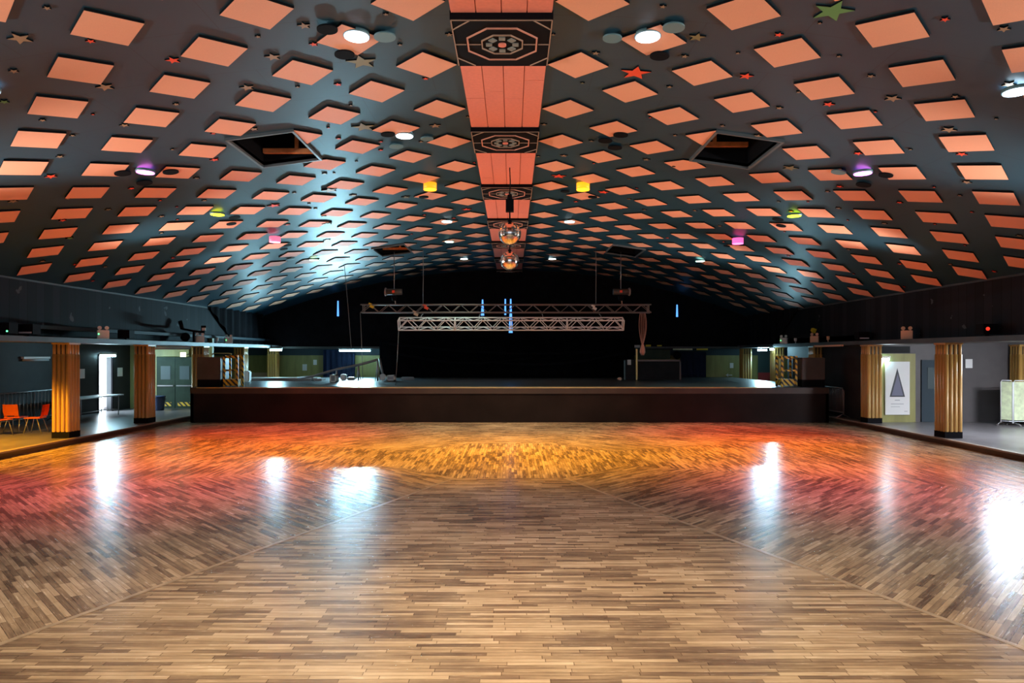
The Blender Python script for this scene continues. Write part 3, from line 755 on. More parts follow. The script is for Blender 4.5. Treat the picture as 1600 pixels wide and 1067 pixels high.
# ---------------------------------------------------------------- stage
SX0, SX1 = -11.27, 11.1
t = thing('stage', 'wide low black stage across the end of the dance floor', 'stage', ((SX0 + SX1) / 2, YS, 0))
hx = (SX1 - SX0) / 2
bm = BM(); box(bm, -hx, hx, .03, .15, 0, ZS - .02); box(bm, -hx, -hx + .1, .03, 8, 0, ZS - .02); box(bm, hx - .1, hx, .03, 8, 0, ZS - .02); obj('front_panel', bm, 'stagefront', t)
bm = BM(); box(bm, -hx, hx, 0, .03, ZS - .22, ZS - .01); obj('front_rail', bm, 'stagelip', t)
bm = BM(); box(bm, -hx, hx, 0.0, 10.6, ZS - .02, ZS); obj('deck', bm, 'stagetop', t)
bm = BM(); box(bm, -hx * .98, hx * .82, -.005, .02, ZS - .022, ZS + .001); box(bm, -hx * .72, hx * .72, .30, .34, ZS, ZS + .006); obj('edge_trim', bm, 'gold', t)
bm = BM(); box(bm, SX0 - .3, SX1 + .5, YS + .02, YS + .16, 0, ZG + .02)
bm.free()

# folded cloth helper
def curtain(name, label, x0, x1, y, z0, z1, m, folds, amp, cat='curtain', seed=0, group=None, slits=()):
    rr = random.Random(seed); bm = BM(); n = int(folds * 8); rows = 6; g = {}
    ph = [rr.uniform(-.5, .5) for _ in range(20)]
    for i in range(n + 1):
        u = i / n
        for j in range(rows + 1):
            v = j / rows
            off = amp * (math.sin(u * folds * 2 * math.pi + ph[j % 20] * v * 2) + .4 * math.sin(u * folds * 5.1 + 3 * v))
            g[i, j] = bm.verts.new((x0 + (x1 - x0) * u, y + off, z0 + (z1 - z0) * v))
    for i in range(n):
        for j in range(rows):
            f = bm.faces.new((g[i, j], g[i + 1, j], g[i + 1, j + 1], g[i, j + 1])); f.smooth = True
    bmesh.ops.solidify(bm, geom=list(bm.faces), thickness=.02)
    return tag(obj(name, bm, m), label, cat, group)
curtain('stage_backdrop', 'wide black cloth backdrop across the rear of the stage', P(592, 0, 33.4).x, P(990, 0, 33.4).x, 33.4, ZS + .01, 3.1, 'drape', 14, .05, 'backdrop', 3)
curtain('curtain', 'navy curtain with soft folds between olive walls at stage left', P(503, 0, 35.6).x, P(553, 0, 35.6).x, 35.7, .16, 2.62, 'navy', 6, .05, 'curtain', 1, 'navy curtains')
curtain('curtain', 'dark navy curtain below the yellow bar at stage right', P(1063, 0, 35.0).x, P(1103, 0, 35).x, 35.1, .16, 2.5, 'navy', 4, .04, 'curtain', 2, 'navy curtains')
# swag folds low on the backdrop
bm = BM()
for k, (x0, x1, z0, z1, sag) in enumerate(((-6, 4.5, 2.9, 2.5, .25), (-5.5, 1, 2.4, 2.2, .35), (-1, 5.5, 2.0, 2.45, .3))):
    tube(bm, [(x0 + (x1 - x0) * i / 16, 33.28, z0 + (z1 - z0) * i / 16 - sag * math.sin(math.pi * i / 16)) for i in range(17)], .06, 8)
obj('cloth_swag', bm, 'drape', bpy.data.objects['stage_backdrop'])
# olive partition details on back wall (door leaves, notices)
t = thing('door_3', '', 'door', (12.0, 35.95, ZG)); t['kind'] = 'structure'; del t['category']; del t['label']
bm = BM(); box(bm, P(1184, 0, 35.9).x - 12, P(1203, 0, 35.9).x - 12, 0, .04, 0, 2.6); obj('door_leaf', bm, 'tealdoor', t)
bm = BM(); box(bm, P(1184, 0, 35.9).x - 12, P(1203, 0, 35.9).x - 12, -.02, -.001, .85, 1.27); obj('kick_board', bm, 'redbase', t)
bm = BM(); box(bm, P(383, 0, 35.9).x, P(430, 0, 35.9).x, 35.8, 35.97, ZG, 1.42); tag(obj('dado_panel', bm, 'cream'), 'pale low panel along the olive wall at far stage left', 'panel')
def board(name, label, cat, px0, px1, py0, py1, D, th, m, group=None):
    a, b = P(px0, py1, D), P(px1, py0, D); bm = BM(); box(bm, a.x, b.x, D, D + th, a.z, b.z)
    return tag(obj(name, bm, m), label, cat, group)
board('notice', 'white notice taped lower on the olive wall at stage left', 'notice', 471.5, 478.5, 569, 579, 35.96, .01, 'paper', 'paper notices')
board('notice', 'white notice taped higher on the olive wall, beside the navy curtain', 'notice', 488.5, 494, 562, 570, 35.96, .01, 'paper', 'paper notices')
board('notice', 'white notice above the arrow on the olive wall at stage right', 'notice', 1139.5, 1145, 567, 575, 35.96, .01, 'paper', 'paper notices')
board('notice', 'white notice on the grey wall right of the free column', 'notice', 1507.5, 1518.5, 561, 575, 22.6, .01, 'paper', 'paper notices')
# arrow sign
bm = BM(); a = P(1133, 586, 35.94)
box(bm, a.x + .08, a.x + .34, 35.94, 35.96, a.z - .02, a.z + .02)
prism(bm, [(0, 0), (.13, .09), (.13, -.09)], 0, .02, xf=Matrix.Translation((a.x, 35.96, a.z)) @ Matrix.Rotation(R(90), 4, 'X'))
tag(obj('arrow_sign', bm, 'paper'), 'white arrow pointing left on the olive wall at stage right', 'sign')
# notices on left side wall, both sides of the doorway
for y_, lab in ((24.9, 'white notice on the dark wall left of the bright doorway'), (27.35, 'white notice on the dark wall right of the bright doorway')):
    bm = BM(); box(bm, xw + .001, xw + .012, y_, y_ + .34, 1.5, 1.85); tag(obj('notice', bm, 'paper'), lab, 'notice', 'paper notices')

# ---------------------------------------------------------------- poster and fittings, right gallery
board('display_board', 'olive display board behind the white triangle poster', 'board', 1374, 1429.5, 552.5, 660, 22.5, .06, 'olive')
board('wall_recess_panel', 'black panel above the olive display board', 'panel', 1374, 1421, 541, 551.5, 22.58, .04, 'matt')
t = thing('poster', 'white poster with a dark tall triangle on the olive board', 'poster', tuple(P(1400.5, 606, 22.44)))
k = 22.44 / F
def pp(px, py): return ((px - 1400.5) * k, (606 - py) * k)
bm = BM(); a, b = pp(1382.5, 648), pp(1420.5, 565); box(bm, a[0], b[0], 0, .04, a[1], b[1]); obj('sheet', bm, 'paper', t)
def tri(pts, m, d, nm):
    bm = BM(); prism(bm, [(p[0], p[1]) for p in pts], -.004, 0, xf=Matrix.Translation((0, -d, 0)) @ Matrix.Rotation(R(90), 4, 'X')); obj(nm, bm, m, t)
tri([pp(1389, 620), pp(1413, 620), pp(1401, 575)], 'posterink', .002, 'triangle')
tri([pp(1392, 618), pp(1410, 618), pp(1401.5, 584)], 'postermid', .008, 'triangle_shade')
bm = BM()
for (x0, x1, y0, y1) in ((1397, 1405, 624.5, 626), (1391, 1411, 630.5, 631.6), (1391, 1405, 635, 635.8), (1412, 1417, 642, 643)):
    a, b = pp(x0, y1), pp(x1, y0); box(bm, a[0], b[0], -.004, -.001, a[1], b[1])
obj('printed_line', bm, 'textgrey', t)

# ---------------------------------------------------------------- strip lights
def strip(label, x, y, z, L, lit=True, axis='x', power=0, aim=-80, rz=0, tint=(.42, .82, 1), glow='tube'):
    t = thing('strip_light', label, 'strip light', (x, y, z), rz, 'fluorescent strip lights')
    bm = BM(); box(bm, -L / 2, L / 2, -.05, .05, .02, .09); obj('housing', bm, 'white', t)
    bm = BM(); tube(bm, [(-L / 2 + .03, 0, -.02), (L / 2 - .03, 0, -.02)], .045 if lit else .035, 10); obj('tube_lamp', bm, glow if lit else 'tube_off', t)
    if power:
        d = bpy.data.lights.new('bulb_or_fill', 'AREA'); d.shape = 'RECTANGLE'; d.size = L; d.size_y = .12; d.energy = power; d.color = tint
        l = bpy.data.objects.new('bulb_or_fill', d); COL.objects.link(l); l.parent = t; l.location = (0, -.1, -.03); l.rotation_euler = (R(aim), 0, 0)
    return t
p = P(553.5, 546, 34.35); strip('long bright strip light above the navy curtain at stage left', p.x, p.y, p.z - .04, 1.6, power=420)
p = P(430, 546, 33.0); strip('short bright strip light beside the pale column at stage left', p.x, p.y, p.z, .62, power=45); bm = BM(); box(bm, -.25, .25, -.02, .02, .09, .13); box(bm, -.35, -.2, -.02, .02, .09, .2); obj('bracket', bm, 'black', bpy.data.objects['strip_light.001'])
p = P(1190, 546.5, 34.35); strip('bright strip light beside the pale column at stage right', p.x, p.y, p.z, .5, power=110)
p = P(1204.6, 545, 30.0); strip('small bright strip light on the column by the teal door', p.x, 29.95, p.z, .22, power=25)
strip('bright strip light above the open doorway in the left gallery', xw + .12, 26.5, 2.30 + .05, 1.0, rz=R(90), power=45)
strip('unlit pale strip light on the dark wall behind the orange chairs', xw + .052, 22.6, 2.22, 1.25, lit=False, rz=R(90))
p = P(1383.5, 560.5, 22.25); strip('small lit strip light at the top left of the triangle poster', p.x, 22.36, p.z, .36, power=6, tint=(.8, .9, 1))
strip('thin strip light under the left ledge above the bin', -12.6, 25.3, 2.62, 1.5, lit=False, rz=R(60))
strip('strip light under the right gallery ceiling, hidden behind the ledge', 13.5, 18.9, 2.94, 1.3, aim=-25, power=110, tint=(.8, .9, 1), glow='tube_bright')
strip('strip light under the right gallery ceiling beside the viewer', 16.0, 15.8, 2.94, 1.5, aim=62, power=520, tint=(.95, .93, 1))
# amber lamp of the left gallery front bay
downl = bpy.data.lights.new('bulb_or_fill', 'SPOT'); downl.energy = 1800; downl.color = (1, .45, .03); downl.spot_size = R(140); downl.spot_blend = .6; downl.shadow_soft_size = .1
t = thing('gallery_lamp', 'amber lamp under the left gallery ceiling, outside the photo', 'lamp', (-13.7, 15.8, 2.94))
bm = BM(); lathe(bm, [(.12, 0), (.12, .1)], 20); obj('lamp_body', bm, 'black', t)
l = bpy.data.objects.new('bulb_or_fill', downl); COL.objects.link(l); l.parent = t; l.location = (0, 0, -.1)
# emergency lamp above double doors
t = thing('emergency_light', 'glowing square emergency lamp above the double doors at left', 'lamp', tuple(P(286, 554, 27.7)))
bm = BM(); box(bm, -.10, .10, -.08, .0, -.09, .09); obj('diffuser', bm, 'emerg', t)
bm = BM(); box(bm, -.04, .04, .0, .4, -.03, .03); obj('bracket', bm, 'white', t)

# ---------------------------------------------------------------- mirror balls
def ball(px, py, rp, D, label, cord=True):
    c = P(px, py, D); r = rp / F * D
    t = thing('mirror_ball', label, 'mirror ball', tuple(c), group='mirror balls')
    bm = BM(); bmesh.ops.create_uvsphere(bm, u_segments=40, v_segments=24, radius=r)
    for f in bm.faces: f.smooth = False
    obj('mirrored_sphere', bm, 'mirror', t)
    zt = zc(c.x) - c.z - .05
    bm = BM(); lathe(bm, [(.05, r * .98), (.05, r + .05), (.015, r + .06), (.015, r + .3)], 12); obj('hanger', bm, 'black', t)
    bm = BM(); box(bm, -.09, .09, -.09, .09, r + .24, r + .5); lathe(bm, [(.07, r + .5), (.05, r + .62)], 12); obj('motor', bm, 'black', t)
    bm = BM(); tube(bm, [(0, 0, r + .6), (.012, 0, (r + .6 + zt) / 2), (0, 0, zt)], .012, 6); obj('cord', bm, 'black', t)
ball(795.5, 365, 17.6, 15.4, 'upper mirror ball, the larger one, hanging from the red strip')
ball(795.5, 407.5, 14.8, 19.4, 'lower mirror ball, the smaller one, just below the other')

# ---------------------------------------------------------------- trusses
def truss(label, L, S, c, roll, mt, nbay, sect=(), rt=.024, diag=.012):
    t = thing('lighting_truss', label, 'truss', tuple(c)); t.rotation_euler = (roll, 0, 0)
    h = S / 2
    for sy in (-h, h):
        for sz in (-h, h):
            b = BM(); tube(b, [(-L / 2, sy, sz), (L / 2, sy, sz)], rt, 8); obj('chord', b, mt, t)
    pts = []
    for face in range(4):
        b = BM(); bay = L / nbay
        for i in range(nbay):
            x0, x1, xm = -L / 2 + i * bay, -L / 2 + (i + 1) * bay, -L / 2 + (i + .5) * bay
            A = {0: ((-h, -h), (-h, h)), 1: ((h, -h), (h, h)), 2: ((-h, -h), (h, -h)), 3: ((-h, h), (h, h))}[face]
            lo, hi = A
            tube(b, [(x0, *lo), (xm, *hi)], diag, 6); tube(b, [(xm, *hi), (x1, *lo)], diag, 6)
        obj('lattice_bracing', b, mt, t)
    for sx in sect:
        b = BM()
        for q in ((-h, -h, -h, h), (-h, h, h, h), (h, h, h, -h), (h, -h, -h, -h)):
            tube(b, [(sx, q[0], q[1]), (sx, q[2], q[3])], rt * .9, 6)
        obj('section_end', b, mt, t)
    return t
p = P(789.5, 482.3, 26.5); Lu = 452 / F * 26.5
truss('long thin dull truss, the upper one above the stage', Lu, .30, p, 0, 'alud', 16, (-Lu / 2 + .1, Lu / 2 - .1))
p = P(797.5, 506, 25.3); Ll = 350 / F * 25.3
truss('shorter bright aluminium truss, the lower one above the stage', Ll, .37, p, R(20), 'alu', 12, (-Ll / 2, -Ll / 4, 0, Ll / 4, Ll / 2), .024, .014)
tl_ = bpy.data.objects['lighting_truss.001']; tl_.rotation_euler = (0, 0, 0)
for ch in list(tl_.children): ch.rotation_euler = (R(20), 0, 0)
for sx in (-3.4, -1.2, 1.2, 3.4):
    b = BM(); tube(b, [(sx, 0, .1), (sx, .6, .34), (sx, 1.03, .42)], .016, 6); obj('hanging_sling', b, 'cable', tl_)
def hoist(px, py, D, label, flip=1):
    c = P(px, py, D); t = thing('chain_hoist', label, 'hoist', tuple(c), group='chain hoists on the truss')
    b = BM(); tube(b, [(-.30, 0, .05), (.30, 0, .05)], .12, 14); obj('motor_body', b, 'casegrey', t)
    b = BM(); lathe(b, [(.15, 0), (.16, .05), (.12, .07)], 16, xf=Matrix.Translation((flip * .30, 0, .05)) @ Matrix.Rotation(R(90 * flip), 4, 'Y')); obj('end_cover', b, 'alud', t)
    b = BM(); box(b, -.06, .04, -.14, -.12, .01, .1); obj('red_badge', b, 'red', [c_ for c_ in t.children if c_.name.startswith('motor_body')][0])
    b = BM(); lathe(b, [(.07, -.30), (.12, -.12), (.05, -.08)], 12); obj('chain_bag', b, 'black', t)
    b = BM(); tube(b, [(.0, 0, .15), (0, 0, zc(c.x) - c.z)], .014, 6); obj('chain', b, 'steel', t)
    b = BM(); tube(b, [(.02, 0, -.1), (.05, 0, -.45)], .02, 6); obj('sling', b, 'cream', t)
hoist(615, 458, 26.5, 'left chain hoist above the upper truss', -1)
hoist(969, 458, 26.5, 'right chain hoist above the upper truss', 1)
def clampbits(px, py, D, label, nm='truss_clamp', m='red'):
    c = P(px, py, D); b = BM(); box(b, -.08, .08, -.05, .05, -.05, .05); box(b, -.16, -.02, -.03, .03, .03, .10)
    o = obj(nm, b, m, loc=tuple(c)); o.rotation_euler = (0, R(25), 0); return tag(o, label, 'clamp')
clampbits(665, 481, 26.36, 'red and white clamp on the left of the upper truss')
clampbits(649, 491, 26.36, 'small red clamp between the two trusses at left', m='cream')
clampbits(580, 479, 26.36, 'small yellow fitting on the left end of the upper truss', m='yellow')
clampbits(928, 482, 26.36, 'white clamp on the right of the upper truss', m='white')
# rope coil hanging from right end of the truss
b = BM(); c = P(1003, 489.5, 26.35)
for k, (dx, l_) in enumerate(((-.12, 1.32), (-.05, 1.38), (.02, 1.4), (.09, 1.36), (.14, 1.3))):
    tube(b, [(c.x + dx * math.sin(math.pi * (.25 + .75 * i / 14)) * 1.1 , c.y + .01 * k, c.z - l_ * i / 14) for i in range(15)], .013, 6)
rope = thing('rope_coil', 'pinkish coil of rope hanging from the right end of the truss', 'rope', (c.x, c.y, c.z))
b.transform(Matrix.Translation(-c)); obj('rope_loops', b, 'rope', rope)
b = BM(); lathe(b, [(.06, -1.62), (.11, -1.5), (.10, -1.38), (.05, -1.2)], 10); obj('rope_knot', b, 'rope', rope)
# thin drop lines
for (px0, py0, px1, py1, D, lab) in ((537, 402, 548, 545, 27.5, 'thin pale line hanging at the left of the trusses'), (562, 489, 566, 596, 26.5, 'dark cable hanging from the left end of the upper truss'),
                                     (622, 513, 617, 600, 25.3, 'grey cable hanging from the left end of the lower truss'), (660, 400, 660, 474, 26.8, 'thin cable rising from the upper truss, left of centre'),
                                     (930, 420, 930, 474, 26.8, 'thin cable rising from the upper truss, right of centre')):
    a, b_ = P(px0, py0, D), P(px1, py1, D)
    if py0 < 430: a.z = zc(a.x) - .01
    if 590 < py1 < 601: b_.z = ZS + .005
    b = BM(); tube(b, [a, (a + b_) / 2 + Vector((.01, 0, 0)), b_], .012, 6); tag(obj('hanging_cable', b, 'cable'), lab, 'cable')
# glowing slivers standing in for daylight through gaps in the drapes
for k, (px, py0, py1, wd) in enumerate(((527, 470, 494, 3), (753, 468, 493, 5), (788.5, 467, 492, 3), (797, 467, 520, 6), (1057, 476, 495, 3))):
    a, b_ = P(px - wd / 2, py1, 34.45), P(px + wd / 2, py0, 34.45)
    b = BM(); f0 = [(a.x, a.z), (b_.x, a.z), ((a.x + b_.x) / 2 + .03, b_.z), ((a.x + b_.x) / 2 - .03, b_.z)]
    prism(b, f0, 0, .02, xf=Matrix.Translation((0, 34.47, 0)) @ Matrix.Rotation(R(90), 4, 'X'))
    struct('daylight_panel_%d' % (k + 2), b, 'blueslit')

# ---------------------------------------------------------------- stage equipment
def case(label, x0, x1, y0, y1, z0, z1, split=.25):
    t = thing('equipment_case', label, 'case', ((x0 + x1) / 2, (y0 + y1) / 2, z0), group='big dark cases on the stage corners')
    hx_, hy_ = (x1 - x0) / 2, (y1 - y0) / 2; hz = z1 - z0
    b = BM(); box(b, -hx_ * .97, hx_ * .97, -hy_ * .97, hy_ * .97, 0, hz * split); obj('base_box', b, 'black', t)
    b = BM(); box(b, -hx_, hx_, -hy_, hy_, hz * split, hz); bmesh.ops.bevel(b, geom=list(b.edges), offset=.02, segments=2, affect='EDGES'); obj('upper_box', b, 'casegrey', t)
    return t
case('big dark case on the left stage corner', -11.15, -10.32, 24.15, 24.95, ZS, 2.29)
case('big black case on the right stage corner', 10.25, 11.08, 24.15, 24.95, ZS, 2.27)
def trolley(label, x, y, W_, Hh, Dp, m='tape'):
    t = thing('taped_trolley', label, 'trolley', (x, y, ZS), group='trolleys with hazard tape')
    for sx in (-1, 1):
        for sy in (-1, 1):
            b = BM(); box(b, sx * W_ / 2 - .035, sx * W_ / 2 + .035, sy * Dp / 2 - .03, sy * Dp / 2 + .03, 0, Hh); obj('upright', b, m, t)
    for z, hh in ((Hh - .1, .09), (Hh * .5, .06)):
        b = BM(); box(b, -W_ / 2, W_ / 2, -Dp / 2 - .02, -Dp / 2 + .02, z, z + hh); box(b, -W_ / 2, W_ / 2, Dp / 2 - .02, Dp / 2 + .02, z, z + hh); obj('crossbar', b, m, t)
    b = BM(); box(b, -W_ / 2, W_ / 2, -Dp / 2, Dp / 2, .04, .27); obj('lower_tray', b, m, t)
    return t
trolley('hazard taped trolley beside the case at stage left', -10.0, 24.55, .46, 1.12, .5)
trolley('yellow hazard taped trolley beside the case at stage right', 9.86, 24.55, .50, 1.10, .5)
b = BM(); tube(b, [P(328, 603, 25.3), P(328, 558, 25.3), P(330, 554, 25.3), P(334, 552, 25.3), P(356, 552, 25.3), P(361, 553, 25.3)], .022, 8); tag(obj('bent_pipe', b, 'gold'), 'bent brass pipe above the case at stage left', 'pipe')
# leaning boom on stands
t = thing('boom_pole', 'long boom pole sloping up on stands at stage left', 'boom', tuple(P(527, 594, 28.5)))
o_ = P(527, 594, 28.5)
def rel(px, py, D=28.5): return P(px, py, D) - o_
b = BM(); tube(b, [rel(464, 591), rel(487, 588), rel(525, 577), rel(560, 570), rel(589, 562)], .05, 8); obj('pole', b, 'steel', t)
for (px, py, pb) in ((487, 588, 595), (525, 577, 595), (559, 570, 604), (589, 562, 596)):
    b = BM(); tube(b, [rel(px, py), Vector((rel(px, py).x, 0, ZS + .04 - o_.z))], .035, 6); [tube(b, [rel(px, py + 2), Vector((rel(px + q_, py).x, 0, ZS + .02 - o_.z))], .015, 6) for q_ in (-4, 4)]; obj('stand', b, 'steel', t)
b = BM(); tube(b, [P(592, 560, 30.4), P(598.5, 592, 30.4)], .05, 6); tag(obj('leaning_plank', b, 'alud'), 'pale plank leaning at the left end of the backdrop', 'plank')
def rack(label, px0, px1, py0, py1, D, m='white'):
    a, b_ = P(px0, py1, D), P(px1, py0, D); t = thing('equipment_rack', label, 'rack', ((a.x + b_.x) / 2, D, ZS)); hx_ = (b_.x - a.x) / 2; h_ = max(.2, b_.z - ZS)
    b = BM()
    for (x0, x1, z0, z1) in ((-hx_, -hx_ + .05, .02, h_), (hx_ - .05, hx_, .02, h_), (-hx_, hx_, h_ - .05, h_), (-hx_, hx_, .02, .07)): box(b, x0, x1, -.2, .2, z0, z1)
    obj('rack_frame', b, m, t); b = BM(); box(b, -hx_ + .05, hx_ - .05, -.17, .17, .07, h_ - .05); obj('amplifier_panel', b, 'steel', t)
    b = BM(); box(b, -hx_ + .03, hx_ - .03, -.18, .18, 0, .02); obj('foot', b, 'black', t)
    return t
rack('white framed equipment rack under the boom pole', 516, 526, 585, 596, 28)
rack('small white framed amplifier beside the backdrop', 604, 617, 586, 594, 29.5)
b = BM(); c = P(597, 590, 29.5); lathe(b, [(.13, -.1), (.15, 0), (.13, .1)], 20, xf=Matrix.Translation((c.x, c.y, ZS + .17)) @ Matrix.Rotation(R(80), 4, 'X')); tag(obj('cable_drum', b, 'white'), 'white cable drum beside the small amplifier', 'drum')
for px, m, lab in ((536, 'white', 'white bag with red patch on the deck near the curtain'), (548, 'steel', 'grey flat bundle on the deck under the boom pole'), (385, 'white', 'white box at the far left of the stage deck'), (967, 'cream', 'small pale lump on the deck at the right end of the backdrop'), (636, 'cable', 'dark heap of cable right of the small amplifier')):
    c = P(px, 594, 30.5 if px != 385 else 29); b = BM(); h_ = {536: .28, 548: .14, 385: .45, 967: .12, 636: .14}[px]; w_ = {536: .12, 548: .18, 385: .14, 967: .1, 636: .3}[px]
    box(b, -w_, w_, -.15, .15, 0, h_); bmesh.ops.bevel(b, geom=list(b.edges), offset=.04, segments=2, affect='EDGES')
    tag(obj({536: 'bag', 548: 'cloth_bundle', 385: 'storage_box', 967: 'bag', 636: 'cable_heap'}[px], b, m, loc=(c.x, c.y, ZS)), lab, {536: 'bag', 548: 'bundle', 385: 'box', 967: 'bag', 636: 'cables'}[px])
c = P(437, 594, 30); b = BM(); box(b, -1.2, 1.9, -.3, .3, .0, .09); box(b, -1.25, 1.7, -.25, .28, .09, .14, 1); tag(obj('stacked_boards', b, ['alud', 'white'], loc=(c.x, 30, ZS)), 'pale boards lying flat on the deck at far stage left', 'boards')
# dark work bench / bar with frame at stage right
D = 31.0; a, b_ = P(976, 597, D), P(1063, 563, D)
t = thing('drinks_bar', 'dark panelled bar with pale frame at the right rear of the stage', 'bar', (a.x, D, ZS))
def rb(px0, px1, py0, py1, y0, y1, m, nm):
    p0, p1 = P(px0, py1, D), P(px1, py0, D); b = BM(); box(b, p0.x - a.x, p1.x - a.x, y0, y1, max(0, p0.z - ZS), p1.z - ZS); obj(nm, b, m, t)
rb(996, 1061, 564, 599, .05, .6, 'matt', 'front_panel'); rb(977, 992, 562, 599, .1, .6, 'matt', 'end_panel')
rb(994, 1063, 562, 564.5, .0, .65, 'alud', 'top_rail'); rb(992.5, 995, 545, 599, -.02, .05, 'gold', 'post'); rb(1061, 1063, 562, 599, 0, .05, 'alud', 'post')
rb(974, 976, 563, 598, 0, .05, 'tealdisc', 'post'); rb(979.5, 985, 562, 570, .0, .09, 'white', 'paper_label')
rb(996, 1050, 546, 561, .45, .5, 'greendoor', 'rear_panel')
board('ledge_fitting', 'white fitting on the ledge end above the bar', 'fitting', 989, 999, 539, 543, 34.02, .13, 'white')
board('marker_bar', 'small yellow marker on the back ledge above the bar', 'marker', 1008, 1016, 538.5, 541.5, 34.1, .06, 'yellow', 'yellow markers')
board('marker_bar', 'short dull yellow marker on the back ledge, right of the small one', 'marker', 1026, 1033, 539, 541, 34.1, .06, 'yellow', 'yellow markers')
board('curtain_rail', 'pale green bar over the dark navy curtain', 'bar', 1051, 1081, 544.5, 547, 34.16, .06, 'screen')
board('curtain_rail', 'bright yellow bar over the dark navy curtain', 'bar', 1088, 1105, 544.5, 547, 34.16, .06, 'yellow')
b = BM(); c = P(1057, 555, 34.95); tube(b, [(0, 0, .15), (0, 0, 3.0 - c.z)], .02, 6); bmesh.ops.create_uvsphere(b, u_segments=16, v_segments=10, radius=.2); tag(obj('hanging_lamp', b, 'black', loc=tuple(c)), 'round black lamp hanging left of the dark navy curtain', 'lamp')
b = BM(); tube(b, [P(1110, 596, 30.5), P(1135, 598.5, 29), P(1153, 601, 27)], .02, 6); o = tag(obj('floor_cable', b, 'black'), 'black cable lying across the deck at stage right', 'cable')
for v in o.data.vertices: v.co.z = ZS + .022 + (v.co.z - (ZS + .02)) * 0

# ---------------------------------------------------------------- objects on the ledges
ZL = 2.83
def twin(label, px, D, s, m, led=None, flip=1):
    x = AX + s * 11.72; t = thing('emergency_light', label, 'emergency light', (x, D, ZL), rotz=R(90 if s < 0 else -90), group='twin head emergency lights on the ledges')
    t.rotation_euler = (0, 0, R(35 * -s))
    b = BM(); box(b, -.15, .15, -.09, .09, 0, .26); bmesh.ops.bevel(b, geom=list(b.edges), offset=.012, segments=2, affect='EDGES'); obj('battery_box', b, m, t)
    for sx in (-1, 1):
        b = BM(); lathe(b, [(.03, -.02), (.055, .03), (.055, .05)], 14, xf=Matrix.Translation((sx * .09, -.02, .31)) @ Matrix.Rotation(R(70), 4, 'X')); tube(b, [(sx * .09, 0, .25), (sx * .09, 0, .30)], .012, 6); obj('lamp_head', b, m, t)
    if led:
        b = BM(); box(b, -.13, -.10, -.10, -.088, .13, .16); obj('indicator', b, 'green_led', t)
for lab, px, s, m, led in (('white twin head emergency light on the left ledge, above the bright doorway', 160, -1, 'white', 1), ('white emergency light on the left ledge, farthest one', 356, -1, 'white', 1),
                  ('pale emergency light on the left ledge below the black stand', 311, -1, 'white', 0), ('white emergency light with green lamp on the right ledge, farthest', 1224, 1, 'white', 1),
                  ('pale emergency light on the right ledge beside the yellow arm', 1272, 1, 'cream', 0), ('cream twin head emergency light on the right ledge above the poster', 1416, 1, 'cream', 0)):
    D = (AX + s * 11.72) / ((px - 799) / F); twin(lab, px, D, s, m, led)
def flood(label, px, s, aim=0, m='black', lens=None, on=0, col=(1, 1, 1)):
    x = AX + s * 11.72; D = x / ((px - 799) / F) if abs(px - 799) > 1 else 10
    t = thing('floodlight', label, 'floodlight', (x, D, ZL), group='black floodlights on the ledges')
    b = BM(); box(b, -.18, .18, -.14, .14, .05, .30); obj('lamp_housing', b, m, t)
    b = BM(); box(b, -.03, .03, -.03, .03, 0, .08); box(b, -.1, .1, -.08, .08, 0, .015); obj('foot_bracket', b, 'black', t)
    b = BM(); (box(b, -.15, .15, -.16, -.14, .07, .11) if not lens else lathe(b, [(.05, -.01), (.05, .01)], 14, xf=Matrix.Translation((-.08 if lens == 'red_led' else .14, -.15, .18 if lens == 'red_led' else .1)) @ Matrix.Rotation(R(90), 4, 'X') @ Matrix.Scale(.9 if lens == 'red_led' else .4, 4))); obj('lens_glass', b, lens or 'tube_off', t)
    return t
def fill_uplight(parent_loc, s, power, col):  # added fill spot brightening the ceiling, not part of any fixture
    d = bpy.data.lights.new('bulb_or_fill', 'SPOT'); d.energy = power; d.color = col; d.spot_size = R(48); d.spot_blend = 1.0; d.shadow_soft_size = .3
    l = bpy.data.objects.new('bulb_or_fill', d); COL.objects.link(l); l.location = parent_loc
    l.rotation_euler = Vector((-s * .92, .10, .385)).to_track_quat('-Z', 'Y').to_euler()
UP = 2500
for s, Ds in ((-1, (1, 6, 11, 16.75, 20.95)), (1, (1, 6, 11, 16.75, 22.6))):
    for i_, D in enumerate(Ds): fill_uplight((AX + s * 11.75, D, ZL + .42), s, UP, (1, .93, .86))
    for i_, D in enumerate(Ds[:3]):  # unseen floodlights added beneath the nearer fill spots
        t = flood('added black floodlight beside the viewer on the %s ledge, outside the photo, %s' % ('left' if s < 0 else 'right', ordw(i_ + 1)), 799 + F * (AX + s * 11.72) / D, s)
flood('black floodlight on the left ledge above the nearest column', 45, -1)
flood('black floodlight on the left ledge, just left of the second column', 196, -1, lens='black')
flood('black floodlight on the right ledge above the poster column', 1346, 1)
flood('black floodlight with red lens on the right ledge', 1541, 1, lens='red_led')
flood('low black floodlight at the left edge of the photo, on the ledge', 8, -1, lens='green_led')
for px, s, lab in ((338, -1, 'small white beacon on the left ledge'), (1242, 1, 'small white beacon on the right ledge near the trolley'), (1293, 1, 'small brown beacon on the right ledge near the yellow arm')):
    x = AX + s * 11.72; D = x / ((px - 799) / F); b = BM(); lathe(b, [(.02, 0), (.02, .08), (.055, .09), (.055, .22)], 14); tag(obj('beacon', b, 'white' if px != 1293 else 'cream', loc=(x, D, ZL)), lab, 'beacon')
